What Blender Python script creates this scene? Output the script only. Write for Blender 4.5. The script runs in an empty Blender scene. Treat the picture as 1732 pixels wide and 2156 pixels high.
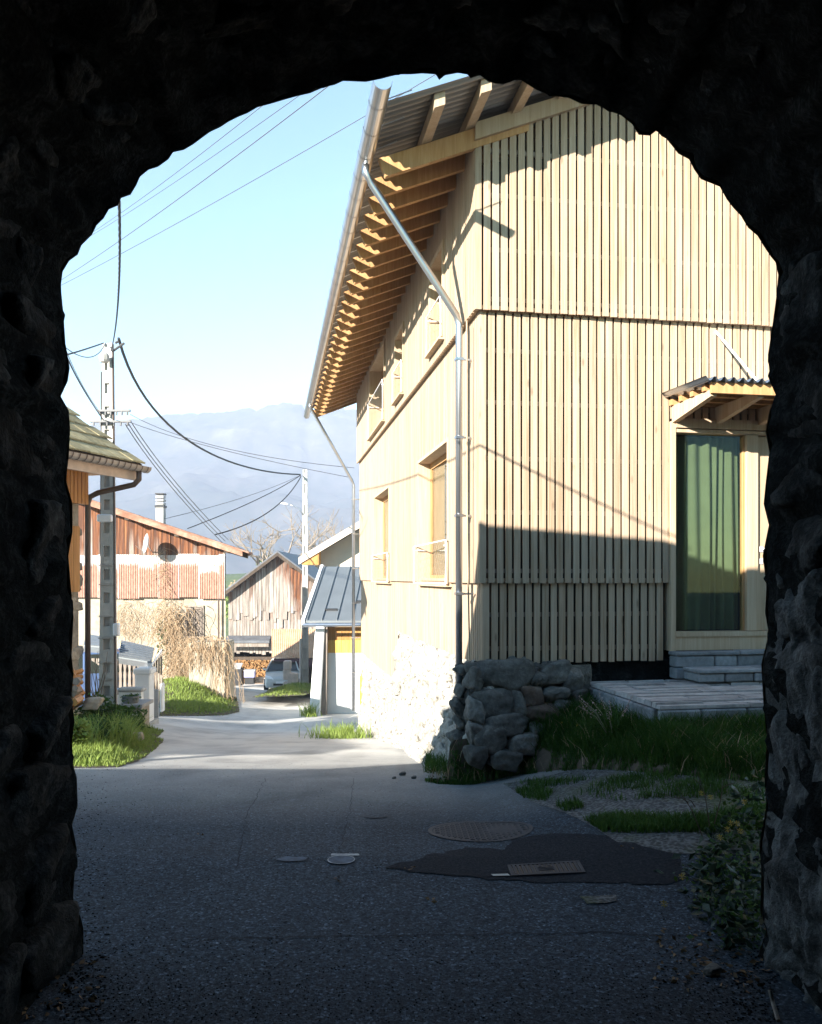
import bpy, math, random
import numpy as np
from mathutils import Vector, Matrix, noise as mnoise

scene = bpy.context.scene
COL = scene.collection
R = random.Random(11)
rng = np.random.default_rng(5)

# ------------------------------------------------------------------ camera
HC = 1.65
cam_d = bpy.data.cameras.new('camera')
cam = bpy.data.objects.new('camera', cam_d)
COL.objects.link(cam)
cam.location = (0, 0, HC)
cam.rotation_euler = (math.radians(90), 0, 0)
cam_d.sensor_fit = 'HORIZONTAL'
cam_d.sensor_width = 36
cam_d.lens = 36 * 1730 / 1732
cam_d.shift_y = 139 / 1732
cam_d.clip_start = 0.05
cam_d.clip_end = 20000
scene.camera = cam

# ------------------------------------------------------------------ sky and sun
SUN_EL = math.radians(18.5)
SX, SY = 0.982, 1.184                     # horizontal travel direction of the light
SUN_AZ = math.atan2(-SX, -SY)             # direction towards the sun, clockwise from +Y
world = bpy.data.worlds.new('World')
scene.world = world
world.use_nodes = True
wn = world.node_tree
for n_ in list(wn.nodes):
    wn.nodes.remove(n_)
w_out = wn.nodes.new('ShaderNodeOutputWorld')
w_bg = wn.nodes.new('ShaderNodeBackground')
w_sky = wn.nodes.new('ShaderNodeTexSky')
w_sky.sky_type = 'NISHITA'
w_sky.sun_disc = False
w_sky.sun_elevation = SUN_EL
w_sky.sun_rotation = SUN_AZ
w_sky.altitude = 500
w_sky.air_density = 1.25
w_sky.dust_density = 0.0
w_sky.ozone_density = 1.0
w_bg.inputs['Strength'].default_value = 0.08
w_tint = wn.nodes.new('ShaderNodeMix'); w_tint.data_type = 'RGBA'; w_tint.blend_type = 'MULTIPLY'
w_tint.inputs[0].default_value = 1.0; w_tint.inputs[7].default_value = (.70, 1.0, 1.10, 1)      # the clear cyan of this sky
wn.links.new(w_sky.outputs[0], w_tint.inputs[6]); wn.links.new(w_tint.outputs[2], w_bg.inputs['Color'])
wn.links.new(w_bg.outputs[0], w_out.inputs['Surface'])

sun_d = bpy.data.lights.new('sun', 'SUN')
sun_d.energy = 5.0
sun_d.angle = math.radians(0.5)
sun_d.color = (1.0, 0.95, 0.87)
sun = bpy.data.objects.new('sun', sun_d)
COL.objects.link(sun)
_d = Vector((SX, SY, -math.hypot(SX, SY) * math.tan(SUN_EL))).normalized()
sun.rotation_euler = _d.to_track_quat('-Z', 'Y').to_euler()
sun.location = (-20, -25, 30)

scene.view_settings.view_transform = 'Standard'
scene.view_settings.look = 'None'
scene.view_settings.gamma = 1.0
scene.view_settings.exposure = 1.8
scene.view_settings.use_curve_mapping = False
scene.cycles.max_bounces = 6
scene.cycles.diffuse_bounces = 4
scene.cycles.volume_bounces = 1
scene.cycles.transparent_max_bounces = 8
scene.cycles.use_denoising = True
scene.cycles.sample_clamp_indirect = 6

# ------------------------------------------------------------------ helpers
F = 1730.0
def at(px, py, Y):
    """a point Y metres ahead that is seen at px, py of the photograph (1732 x 2156)"""
    return Vector(((px - 866) / F * Y, Y, HC - (py - 1217) / F * Y))

GP = [(-50, 0), (3.4, 0), (5.0, -.05), (6.3, -.2), (9.2, -.49), (10.3, -.66), (19.4, -1.97), (27, -2.53),
      (34, -3.2), (40, -3.88), (60, -5.2), (120, -9), (400, -14), (4000, -20)]
def gz(y):
    for (a, za), (b, zb) in zip(GP, GP[1:]):
        if y <= b:
            return za + (zb - za) * (y - a) / (b - a)
    return GP[-1][1]
def ground_point(px, py):
    """where the sight line through px, py meets the ground"""
    y = 2.5
    while y < 300:
        z = HC - (py - 1217) / F * y
        if z <= gz(y):
            break
        y += 0.01
    return Vector(((px - 866) / F * y, y, gz(y)))

def smooth(a, b, x):
    t = max(0.0, min(1.0, (x - a) / (b - a)))
    return t * t * (3 - 2 * t)

def house_xf(u, s, z):
    return (0.693 + u * .985 - s * .170, 8.32 + u * .170 + s * .985, z)

class MB:
    def __init__(self, xf=None):
        self.v, self.f, self.xf = [], [], xf
    def add(self, vs, fs):
        o = len(self.v)
        if self.xf:
            vs = [self.xf(*p) for p in vs]
        self.v.extend([tuple(p) for p in vs])
        self.f.extend([tuple(i + o for i in f) for f in fs])
        return self
    def box(self, x0, x1, y0, y1, z0, z1):
        return self.add([(x0, y0, z0), (x1, y0, z0), (x1, y1, z0), (x0, y1, z0), (x0, y0, z1), (x1, y0, z1), (x1, y1, z1), (x0, y1, z1)],
                        [(3, 2, 1, 0), (4, 5, 6, 7), (0, 1, 5, 4), (1, 2, 6, 5), (2, 3, 7, 6), (3, 0, 4, 7)])
    def hexa(self, p):
        """eight corners: bottom ring then top ring"""
        return self.add(p, [(3, 2, 1, 0), (4, 5, 6, 7), (0, 1, 5, 4), (1, 2, 6, 5), (2, 3, 7, 6), (3, 0, 4, 7)])
    def prism(self, poly, d0, d1, axis='y'):
        """extrude a 2D outline; axis y: outline is x,z"""
        n = len(poly)
        def mk(a, b, d):
            return (a, d, b) if axis == 'y' else ((d, a, b) if axis == 'x' else (a, b, d))
        vs = [mk(a, b, d0) for a, b in poly] + [mk(a, b, d1) for a, b in poly]
        fs = [tuple(range(n)), tuple(range(2 * n - 1, n - 1, -1))]
        fs += [(i, i + n, (i + 1) % n + n, (i + 1) % n) for i in range(n)]
        return self.add(vs, fs)
    def tube(self, pts, r, n=8, r1=None, caps=True):
        pts = [Vector(p) for p in pts]
        vs, fs = [], []
        m = len(pts)
        for i, p in enumerate(pts):
            d = (pts[min(i + 1, m - 1)] - pts[max(i - 1, 0)])
            if d.length < 1e-9: d = Vector((0, 0, 1))
            d.normalize()
            ref = Vector((0, 0, 1)) if abs(d.z) < .9 else Vector((0, 1, 0))
            a = d.cross(ref).normalized(); b = d.cross(a)
            rr = r if r1 is None else r + (r1 - r) * i / max(1, m - 1)
            for k in range(n):
                t = 2 * math.pi * k / n
                vs.append(p + a * (rr * math.cos(t)) + b * (rr * math.sin(t)))
        for i in range(m - 1):
            for k in range(n):
                k2 = (k + 1) % n
                fs.append((i * n + k, i * n + k2, (i + 1) * n + k2, (i + 1) * n + k))
        if caps:
            fs.append(tuple(range(n - 1, -1, -1)))
            fs.append(tuple(range((m - 1) * n, m * n)))
        return self.add(vs, fs)
    def lathe(self, prof, c, n=24):
        """profile (r, z) round the vertical through c"""
        vs, fs = [], []
        m = len(prof)
        for r, z in prof:
            for k in range(n):
                t = 2 * math.pi * k / n
                vs.append((c[0] + r * math.cos(t), c[1] + r * math.sin(t), c[2] + z))
        for i in range(m - 1):
            for k in range(n):
                k2 = (k + 1) % n
                fs.append((i * n + k, i * n + k2, (i + 1) * n + k2, (i + 1) * n + k))
        fs.append(tuple(range(n - 1, -1, -1)))
        fs.append(tuple(range((m - 1) * n, m * n)))
        return self.add(vs, fs)
    def grid(self, nu, nv, fn):
        vs = [fn(i / (nu - 1), j / (nv - 1)) for j in range(nv) for i in range(nu)]
        fs = [(j * nu + i, j * nu + i + 1, (j + 1) * nu + i + 1, (j + 1) * nu + i) for j in range(nv - 1) for i in range(nu - 1)]
        return self.add(vs, fs)
    def mesh(self, name, smooth_=False):
        me = bpy.data.meshes.new(name)
        me.from_pydata(self.v, [], self.f)
        if smooth_:
            me.polygons.foreach_set('use_smooth', [True] * len(me.polygons))
        me.update()
        return me
    def build(self, name, mat, parent=None, sm=False, bevel=0, **props):
        o = bpy.data.objects.new(name, self.mesh(name, sm))
        return finish(o, mat, parent, bevel, **props)

def finish(o, mat, parent=None, bevel=0, **props):
    COL.objects.link(o)
    if mat is not None and not o.data.materials:
        o.data.materials.append(mat)
    if parent is not None:
        adopt(o, parent)
    if bevel:
        b = o.modifiers.new('bevel', 'BEVEL'); b.width = bevel; b.segments = 1; b.limit_method = 'ANGLE'
    for k, v in props.items():
        o[k] = v
    return o

def adopt(o, parent):
    o.parent = parent
    if parent.type == 'EMPTY':
        o.matrix_parent_inverse = Matrix.Translation(-parent.location)

def thing(name, label, cat, loc, group=None):
    e = bpy.data.objects.new(name, None)
    e.empty_display_size = .2
    COL.objects.link(e)
    e.location = loc
    e['label'] = label; e['category'] = cat
    if group: e['group'] = group
    return e
def tag(o, label, cat, group=None):
    o['label'] = label; o['category'] = cat
    if group: o['group'] = group
    return o

def inst(name, me, loc, rot=(0, 0, 0), sc=(1, 1, 1), parent=None):
    o = bpy.data.objects.new(name, me)
    o.location = loc; o.rotation_euler = rot; o.scale = sc
    COL.objects.link(o)
    if parent is not None:
        adopt(o, parent)
    return o

def fast_mesh(name, verts, faces, mat, n=3, **props):
    """numpy mesh; faces is an (m, n) array"""
    me = bpy.data.meshes.new(name)
    verts = np.asarray(verts, np.float32); faces = np.asarray(faces, np.int32)
    me.vertices.add(len(verts)); me.vertices.foreach_set('co', verts.ravel())
    me.loops.add(faces.size); me.loops.foreach_set('vertex_index', faces.ravel())
    me.polygons.add(len(faces))
    me.polygons.foreach_set('loop_start', np.arange(0, faces.size, faces.shape[1], dtype=np.int32))
    me.polygons.foreach_set('loop_total', np.full(len(faces), faces.shape[1], np.int32))
    me.update(calc_edges=True)
    o = bpy.data.objects.new(name, me)
    return o

def fbm(x, y, z, octv=4):
    return mnoise.fractal(Vector((x, y, z)), 1.0, 2.0, octv)

# ------------------------------------------------------------------ materials
def new_mat(name):
    m = bpy.data.materials.new(name)
    m.use_nodes = True
    nt = m.node_tree
    return m, nt, nt.nodes['Principled BSDF']

def ramp(nt, stops):
    r = nt.nodes.new('ShaderNodeValToRGB')
    e = r.color_ramp.elements
    while len(e) < len(stops): e.new(0.5)
    for el, (p, c) in zip(e, stops):
        el.position = p; el.color = (*c, 1) if len(c) == 3 else c
    return r

def pos_scaled(nt, sc, rand=0.0, obj_coords=False):
    """world position, scaled, shifted per object"""
    L = nt.links
    if obj_coords:
        src = nt.nodes.new('ShaderNodeTexCoord').outputs['Object']
    else:
        src = nt.nodes.new('ShaderNodeNewGeometry').outputs['Position']
    mp = nt.nodes.new('ShaderNodeVectorMath'); mp.operation = 'MULTIPLY'
    mp.inputs[1].default_value = sc
    if rand:
        oi = nt.nodes.new('ShaderNodeObjectInfo')
        ad = nt.nodes.new('ShaderNodeVectorMath'); ad.operation = 'ADD'
        mu = nt.nodes.new('ShaderNodeMath'); mu.operation = 'MULTIPLY'; mu.inputs[1].default_value = rand
        L.new(oi.outputs['Random'], mu.inputs[0])
        L.new(src, ad.inputs[0]); L.new(mu.outputs[0], ad.inputs[1])
        src = ad.outputs[0]
    L.new(src, mp.inputs[0])
    return mp.outputs[0]

def noise_node(nt, vec, scale=1.0, detail=4, rough=.55, dist=0):
    n = nt.nodes.new('ShaderNodeTexNoise')
    n.inputs['Scale'].default_value = scale; n.inputs['Detail'].default_value = detail
    n.inputs['Roughness'].default_value = rough; n.inputs['Distortion'].default_value = dist
    nt.links.new(vec, n.inputs['Vector'])
    return n.outputs['Fac']

def mixc(nt, fac, a, b, mode='MIX'):
    m = nt.nodes.new('ShaderNodeMix'); m.data_type = 'RGBA'; m.blend_type = mode
    for val, idx in ((fac, 0), (a, 6), (b, 7)):
        if isinstance(val, (int, float)): m.inputs[idx].default_value = val
        elif isinstance(val, tuple): m.inputs[idx].default_value = (*val, 1) if len(val) == 3 else val
        else: nt.links.new(val, m.inputs[idx])
    return m.outputs[2]

def math_n(nt, op, a, b=0.0, c=None, clamp=False):
    m = nt.nodes.new('ShaderNodeMath'); m.operation = op; m.use_clamp = clamp
    for i, v in enumerate((a, b, c)):
        if v is None: continue
        if isinstance(v, (int, float)): m.inputs[i].default_value = v
        else: nt.links.new(v, m.inputs[i])
    return m.outputs[0]

def bump(nt, bsdf, h, strength=.3, dist=.02):
    b = nt.nodes.new('ShaderNodeBump')
    b.inputs['Strength'].default_value = strength; b.inputs['Distance'].default_value = dist
    nt.links.new(h, b.inputs['Height']); nt.links.new(b.outputs[0], bsdf.inputs['Normal'])

def sep_z(nt):
    g = nt.nodes.new('ShaderNodeNewGeometry'); s = nt.nodes.new('ShaderNodeSeparateXYZ')
    nt.links.new(g.outputs['Position'], s.inputs[0])
    return s.outputs

def objrand(nt):
    return nt.nodes.new('ShaderNodeObjectInfo').outputs['Random']

def plain(name, c, rough=.7, metal=0, var=.15, scale=3, bmp=0, spec=.5):
    m, nt, b = new_mat(name)
    f = noise_node(nt, pos_scaled(nt, (1, 1, 1), 3), scale, 5)
    d = tuple(x * (1 - var) for x in c); e = tuple(min(1, x * (1 + var)) for x in c)
    r = ramp(nt, [(.3, d), (.7, e)])
    nt.links.new(f, r.inputs[0]); nt.links.new(r.outputs[0], b.inputs['Base Color'])
    b.inputs['Roughness'].default_value = rough; b.inputs['Metallic'].default_value = metal
    b.inputs['Specular IOR Level'].default_value = spec
    if bmp:
        f2 = noise_node(nt, pos_scaled(nt, (1, 1, 1), 3), scale * 8, 5)
        bump(nt, b, f2, bmp, .02)
    return m

def wood(name, lo, mid, hi, grain=(45, 45, 1.6), vary=.18, rough=.75, knots=True, bmp=.15):
    """grain stretched along one axis, a tint for every board, a few knots"""
    m, nt, b = new_mat(name)
    L = nt.links
    g1 = noise_node(nt, pos_scaled(nt, grain, 7.3), 1.0, 5, .6, .4)
    g2 = noise_node(nt, pos_scaled(nt, tuple(x * .22 for x in grain), 3.1), 1.0, 3, .5, .2)
    s = math_n(nt, 'MULTIPLY_ADD', g1, .6, math_n(nt, 'MULTIPLY', g2, .4))
    r = ramp(nt, [(.34, lo), (.5, mid), (.66, hi)])
    L.new(s, r.inputs[0])
    col = r.outputs[0]
    rv = math_n(nt, 'MULTIPLY_ADD', objrand(nt), vary * 2, 1 - vary)
    cmb = nt.nodes.new('ShaderNodeCombineColor')
    for i in range(3): L.new(rv, cmb.inputs[i])
    col = mixc(nt, 1.0, col, cmb.outputs[0], 'MULTIPLY')
    if knots:
        v = nt.nodes.new('ShaderNodeTexVoronoi'); v.inputs['Scale'].default_value = 1.0
        kn = tuple(7.0 if x > 10 else 2.2 for x in grain)
        L.new(pos_scaled(nt, kn, 5.7), v.inputs['Vector'])
        kr = ramp(nt, [(.05, (1, 1, 1)), (.13, (0, 0, 0))])
        L.new(v.outputs['Distance'], kr.inputs[0])
        col = mixc(nt, math_n(nt, 'MULTIPLY', kr.outputs[0], .55), col, tuple(x * .45 for x in lo))
    L.new(col, b.inputs['Base Color'])
    b.inputs['Roughness'].default_value = rough
    b.inputs['Specular IOR Level'].default_value = .25
    if bmp: bump(nt, b, s, bmp, .01)
    return m

def stone(name, lo, mid, hi, scale=4, rough=.9, bmp=.5, vary=.25, spec=.2):
    m, nt, b = new_mat(name)
    L = nt.links
    p = pos_scaled(nt, (1, 1, 1), 9)
    a = noise_node(nt, p, scale, 7, .62, .5)
    c = noise_node(nt, p, scale * 6, 5, .6)
    s = math_n(nt, 'MULTIPLY_ADD', a, .65, math_n(nt, 'MULTIPLY', c, .35))
    r = ramp(nt, [(.32, lo), (.5, mid), (.68, hi)])
    L.new(s, r.inputs[0])
    rv = math_n(nt, 'MULTIPLY_ADD', objrand(nt), vary * 2, 1 - vary)
    cmb = nt.nodes.new('ShaderNodeCombineColor')
    for i in range(3): L.new(rv, cmb.inputs[i])
    col = mixc(nt, 1.0, r.outputs[0], cmb.outputs[0], 'MULTIPLY')
    L.new(col, b.inputs['Base Color'])
    b.inputs['Roughness'].default_value = rough
    b.inputs['Specular IOR Level'].default_value = spec
    bump(nt, b, s, bmp, .04)
    return m

M = {}
M['spruce'] = wood('spruce_slat', (.295, .20, .12), (.40, .297, .205), (.465, .365, .265), vary=.08)
M['spruce_beam'] = wood('spruce_beam', (.36, .185, .075), (.44, .245, .105), (.51, .31, .15), grain=(40, 40, 3.0), vary=.08)
M['spruce_frame'] = wood('spruce_frame', (.40, .285, .175), (.46, .34, .225), (.52, .405, .285), vary=.08, knots=False)
M['membrane'] = plain('dark_membrane', (.012, .012, .012), .9, var=.2)
M['old_plank'] = None
M['zinc'] = plain('zinc_metal', (.52, .53, .54), .28, .95, .08, 2)
M['steel_white'] = plain('white_steel', (.78, .79, .80), .4, .1, .05, 4)
M['roof_sheet'] = plain('corrugated_sheet_metal', (.22, .215, .20), .5, .5, .2, 2)
M['glass'] = None
M['concrete'] = plain('pale_concrete', (.40, .39, .36), .9, 0, .18, 2.5, .2)
M['concrete_step'] = plain('grey_concrete', (.33, .33, .32), .9, 0, .2, 3, .2)
M['plaster_white'] = plain('white_render', (.78, .77, .73), .9, 0, .06, 2, .1)
M['plaster_beige'] = plain('beige_render', (.62, .52, .40), .9, 0, .06, 2, .1)
M['plaster_old'] = stone('old_lime_plaster', (.24, .195, .14), (.36, .31, .235), (.46, .41, .325), 1.6, bmp=.4, vary=.03)
M['plaster_pink'] = plain('pale_pink_plaster', (.62, .50, .42), .9, 0, .15, 6, .2)
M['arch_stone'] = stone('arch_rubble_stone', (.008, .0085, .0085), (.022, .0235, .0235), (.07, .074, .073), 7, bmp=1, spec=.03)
M['arch_skylit'] = stone('skylit_arch_stone', (.025, .026, .026), (.075, .078, .077), (.17, .174, .17), 9, bmp=1, spec=.05)  # lighter copy of the arch stone, standing for sky light on the jamb
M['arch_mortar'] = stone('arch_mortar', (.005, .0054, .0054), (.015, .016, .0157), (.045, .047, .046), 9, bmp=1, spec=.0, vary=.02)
M['boulder'] = stone('foundation_boulder', (.045, .042, .037), (.105, .099, .088), (.21, .20, .18), 5, bmp=.5)
M['old_mortar'] = stone('old_mortar', (.07, .065, .055), (.135, .125, .105), (.21, .195, .165), 9, bmp=.8, vary=.02)
M['boulder_red'] = stone('reddish_boulder', (.06, .042, .032), (.115, .082, .063), (.18, .14, .11), 5, bmp=.5)
M['rubble'] = None
M['slab'] = stone('terrace_slate', (.20, .185, .18), (.36, .34, .33), (.50, .475, .46), 3.5, bmp=.35, vary=.16)
M['slab_dark'] = stone('step_slate', (.13, .135, .14), (.23, .24, .25), (.34, .35, .36), 4, bmp=.4, vary=.2)
M['house_stone'] = stone('grey_house_stone', (.22, .19, .15), (.37, .33, .27), (.52, .47, .39), 3, bmp=.5, vary=.1)
M['tile'] = stone('mossy_roof_tile', (.20, .16, .085), (.38, .31, .165), (.50, .43, .26), 3, bmp=.3, vary=.15)
M['brown_pipe'] = plain('brown_painted_metal', (.085, .055, .042), .45, .1, .15, 3)
M['gutter_grey'] = plain('weathered_zinc', (.33, .30, .27), .5, .4, .15, 3)
M['orange_wood'] = wood('varnished_larch', (.30, .13, .035), (.42, .20, .06), (.52, .28, .10), vary=.12, rough=.5)
M['yellow_wood'] = wood('golden_board', (.46, .22, .045), (.60, .33, .08), (.70, .42, .13), vary=.1, rough=.6)
M['grey_wood'] = wood('grey_weathered_wood', (.13, .10, .08), (.23, .19, .155), (.35, .30, .25), vary=.2)
M['dark_wood'] = wood('dark_timber', (.035, .024, .017), (.07, .05, .035), (.11, .08, .055), vary=.2)
M['dark'] = plain('black_plastic', (.015, .015, .016), .5, 0, .1)
M['grey_roof'] = plain('grey_standing_seam', (.20, .215, .22), .45, .4, .08, 1.5)
M['slate_roof'] = plain('dark_slate_roof', (.10, .105, .115), .55, .1, .25, 3)
M['fibre_roof'] = plain('grey_fibre_cement', (.26, .245, .22), .8, 0, .15, 2)
M['cable'] = plain('black_cable', (.02, .02, .02), .6, 0, .1)
M['wire'] = plain('grey_wire', (.10, .10, .10), .5, .3, .1)
M['plum'] = plain('plum_tarpaulin', (.08, .04, .05), .7, 0, .2, 4)
M['iron'] = plain('cast_iron', (.026, .031, .04), .75, 0, .25, 10, .2)
M['asphalt_patch'] = stone('fresh_asphalt', (.009, .010, .013), (.024, .027, .033), (.055, .06, .068), 60, bmp=.6, vary=.02, spec=.05)
M['bluepaint'] = plain('blue_marking_paint', (.05, .075, .11), .8, 0, .5, 20)
M['whitepaint'] = plain('white_marking_paint', (.26, .28, .29), .8, 0, .6, 30)
M['ceramic'] = plain('grey_stone_trough', (.16, .165, .155), .8, 0, .2, 8, .2)
M['curtain'] = plain('green_curtain_cloth', (.075, .092, .045), .9, 0, .1, 6)
M['car_silver'] = plain('silver_car_paint', (.50, .50, .47), .35, .1, .03)
M['car_blue'] = plain('blue_car_paint', (.09, .14, .26), .35, .1, .03)
M['car_glass'] = plain('dark_car_glass', (.03, .035, .03), .08, 0, .1)
M['rubber'] = plain('tyre_rubber', (.02, .02, .02), .8)
M['lamp_glass'] = plain('headlight_lens', (.8, .8, .78), .1, 0, .05)
M['lilac_box'] = plain('lilac_plastic', (.32, .32, .50), .5, 0, .1)
M['dish'] = plain('dish_white', (.75, .75, .73), .5, 0, .05)
M['inner_panel'] = wood('interior_panel', (.13, .08, .04), (.20, .13, .07), (.27, .18, .105), vary=.1)
M['dirt'] = plain('brown_soil', (.09, .065, .045), .95, 0, .3, 12, .4)
M['deadleaf'] = plain('dead_leaf', (.13, .075, .03), .8, 0, .3, 30)

def make_glass():
    m, nt, b = new_mat('window_glass')
    b.inputs['Base Color'].default_value = (1, 1, 1, 1)
    b.inputs['Roughness'].default_value = .02
    b.inputs['IOR'].default_value = 1.45
    tr = nt.nodes.new('ShaderNodeBsdfTransparent'); tr.inputs[0].default_value = (.88, .92, .89, 1)
    gl = nt.nodes.new('ShaderNodeBsdfGlossy'); gl.inputs['Roughness'].default_value = .02
    fr = nt.nodes.new('ShaderNodeLayerWeight'); fr.inputs['Blend'].default_value = .5
    mx = nt.nodes.new('ShaderNodeMixShader')
    nt.links.new(math_n(nt, 'MULTIPLY_ADD', math_n(nt, 'POWER', fr.outputs['Facing'], 5.0), .94, .025), mx.inputs[0]); nt.links.new(tr.outputs[0], mx.inputs[1]); nt.links.new(gl.outputs[0], mx.inputs[2])
    nt.links.new(mx.outputs[0], nt.nodes['Material Output'].inputs['Surface'])
    return m
M['glass'] = make_glass()

def make_old_plank():
    """bare silvered wood below, red-brown where the eaves have kept the rain off: weathering with noise"""
    m, nt, b = new_mat('weathered_barn_plank'); L = nt.links
    g = noise_node(nt, pos_scaled(nt, (14, 14, .7), 9.1), 1, 5, .6, .3)
    g2 = noise_node(nt, pos_scaled(nt, (3, 3, .8), 17), 1, 3, .6)
    silver = ramp(nt, [(.3, (.09, .07, .055)), (.5, (.25, .21, .175)), (.7, (.42, .375, .33))])
    brown = ramp(nt, [(.3, (.03, .012, .006)), (.5, (.125, .043, .016)), (.7, (.29, .115, .04))])
    L.new(g, silver.inputs[0]); L.new(g, brown.inputs[0])
    at_ = nt.nodes.new('ShaderNodeAttribute'); at_.attribute_name = 'wet'; at_.attribute_type = 'GEOMETRY'
    k = math_n(nt, 'MULTIPLY_ADD', g2, .9, -.45)
    k = math_n(nt, 'ADD', k, at_.outputs['Fac'])
    kr = ramp(nt, [(.35, (0, 0, 0)), (.65, (1, 1, 1))]); L.new(k, kr.inputs[0])
    col = mixc(nt, kr.outputs[0], silver.outputs[0], brown.outputs[0])
    L.new(col, b.inputs['Base Color']); b.inputs['Roughness'].default_value = .85
    bump(nt, b, g, .3, .02)
    return m
M['old_plank'] = make_old_plank()

def make_rubble():
    """pale lime rubble with open dark joints and pits"""
    m, nt, b = new_mat('lime_rubble'); L = nt.links
    p = pos_scaled(nt, (1, 1, 1), 9)
    a = noise_node(nt, p, 5, 6, .65, .5); c = noise_node(nt, p, 15, 4, .6, .6)
    r = ramp(nt, [(.3, (.20, .18, .15)), (.5, (.34, .32, .28)), (.7, (.48, .455, .41))]); L.new(a, r.inputs[0])
    pit = ramp(nt, [(.33, (1, 1, 1)), (.40, (0, 0, 0))]); L.new(c, pit.inputs[0])
    L.new(mixc(nt, math_n(nt, 'MULTIPLY', pit.outputs[0], .85), r.outputs[0], (.05, .04, .03)), b.inputs['Base Color'])
    b.inputs['Roughness'].default_value = .95; b.inputs['Specular IOR Level'].default_value = .1
    bump(nt, b, math_n(nt, 'ADD', a, c), 1, .04)
    return m
M['rubble'] = make_rubble()

def make_rust():
    m, nt, b = new_mat('rusty_corrugated_metal'); L = nt.links
    p = pos_scaled(nt, (1, 1, 1), 4)
    a = noise_node(nt, pos_scaled(nt, (2.2, 2.2, .7), 5), 1, 6, .7, .6)
    c = noise_node(nt, pos_scaled(nt, (14, 14, 6), 5), 1, 5, .7)
    at_ = nt.nodes.new('ShaderNodeAttribute'); at_.attribute_name = 'wet'; at_.attribute_type = 'GEOMETRY'
    k = math_n(nt, 'ADD', math_n(nt, 'MULTIPLY_ADD', a, .9, -.45), at_.outputs['Fac'])
    k = math_n(nt, 'ADD', k, math_n(nt, 'MULTIPLY_ADD', c, .9, -.45))
    kr = ramp(nt, [(.40, (0, 0, 0)), (.60, (1, 1, 1))]); L.new(k, kr.inputs[0])
    rust = ramp(nt, [(.3, (.20, .095, .06)), (.6, (.34, .185, .13))]); L.new(c, rust.inputs[0])
    white = ramp(nt, [(.3, (.40, .36, .33)), (.7, (.58, .55, .52))]); L.new(c, white.inputs[0])
    L.new(mixc(nt, kr.outputs[0], white.outputs[0], rust.outputs[0]), b.inputs['Base Color'])
    b.inputs['Roughness'].default_value = .75
    return m
M['rust'] = make_rust()
M['rust_roof'] = stone('rusty_sheet_roof', (.16, .075, .045), (.29, .15, .10), (.42, .27, .20), 1.5, bmp=.2, vary=.1)
M['salmon_roof'] = stone('faded_salmon_sheet', (.42, .24, .14), (.54, .32, .19), (.62, .40, .26), 1.5, bmp=.1, vary=.05)

def make_road():
    """worn asphalt: coarse light grit in dark binder, sunlight painted in as a paler tone down the lane, wheel tracks, tar lines"""
    m, nt, b = new_mat('worn_asphalt'); L = nt.links
    p = pos_scaled(nt, (1, 1, 1))
    s = sep_z(nt)
    grit = noise_node(nt, p, 80, 3, .75)
    grit2 = noise_node(nt, p, 34, 3, .7)
    big = noise_node(nt, p, .9, 6, .62, .6)
    trk = noise_node(nt, pos_scaled(nt, (2.2, .12, 1)), 1, 3, .5, .3)
    base = ramp(nt, [(.36, (.014, .021, .029)), (.5, (.038, .051, .066)), (.62, (.080, .101, .123)), (.72, (.19, .225, .26))])
    gmix = math_n(nt, 'MULTIPLY_ADD', grit, .6, math_n(nt, 'MULTIPLY', grit2, .4))
    L.new(gmix, base.inputs[0])
    vo = nt.nodes.new('ShaderNodeTexVoronoi'); vo.inputs['Scale'].default_value = 95
    L.new(p, vo.inputs['Vector'])
    vs_ = nt.nodes.new('ShaderNodeSeparateColor'); L.new(vo.outputs['Color'], vs_.inputs[0])
    chip = ramp(nt, [(.3, (.72, .72, .72)), (.7, (1, 1, 1)), (.9, (1.3, 1.32, 1.35)), (.985, (2.3, 2.35, 2.4))])
    L.new(vs_.outputs[0], chip.inputs[0])
    base_c = mixc(nt, 1.0, base.outputs[0], chip.outputs[0], 'MULTIPLY')
    lit_tone = ramp(nt, [(.3, (.52, .50, .46)), (.7, (.70, .67, .62))])
    L.new(gmix, lit_tone.inputs[0])
    d0 = math_n(nt, 'MULTIPLY_ADD', s[1], 1 / 6.5, -.92, clamp=True)  # mask by distance, puts sunlight into the colour of the far lane
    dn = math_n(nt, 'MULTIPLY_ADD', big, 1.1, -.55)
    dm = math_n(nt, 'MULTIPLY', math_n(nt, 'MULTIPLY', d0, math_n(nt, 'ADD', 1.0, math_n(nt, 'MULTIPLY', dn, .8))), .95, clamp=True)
    col = mixc(nt, dm, base_c, lit_tone.outputs[0])
    st = ramp(nt, [(.36, (.82, .82, .82)), (.5, (1, 1, 1)), (.66, (1.08, 1.08, 1.06))])
    L.new(math_n(nt, 'MULTIPLY_ADD', big, .55, math_n(nt, 'MULTIPLY', trk, .45)), st.inputs[0])
    col = mixc(nt, 1.0, col, st.outputs[0], 'MULTIPLY')
    L.new(col, b.inputs['Base Color'])
    b.inputs['Roughness'].default_value = .88
    b.inputs['Specular IOR Level'].default_value = .12
    bump(nt, b, gmix, .9, .012)
    return m
M['road'] = make_road()

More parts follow.
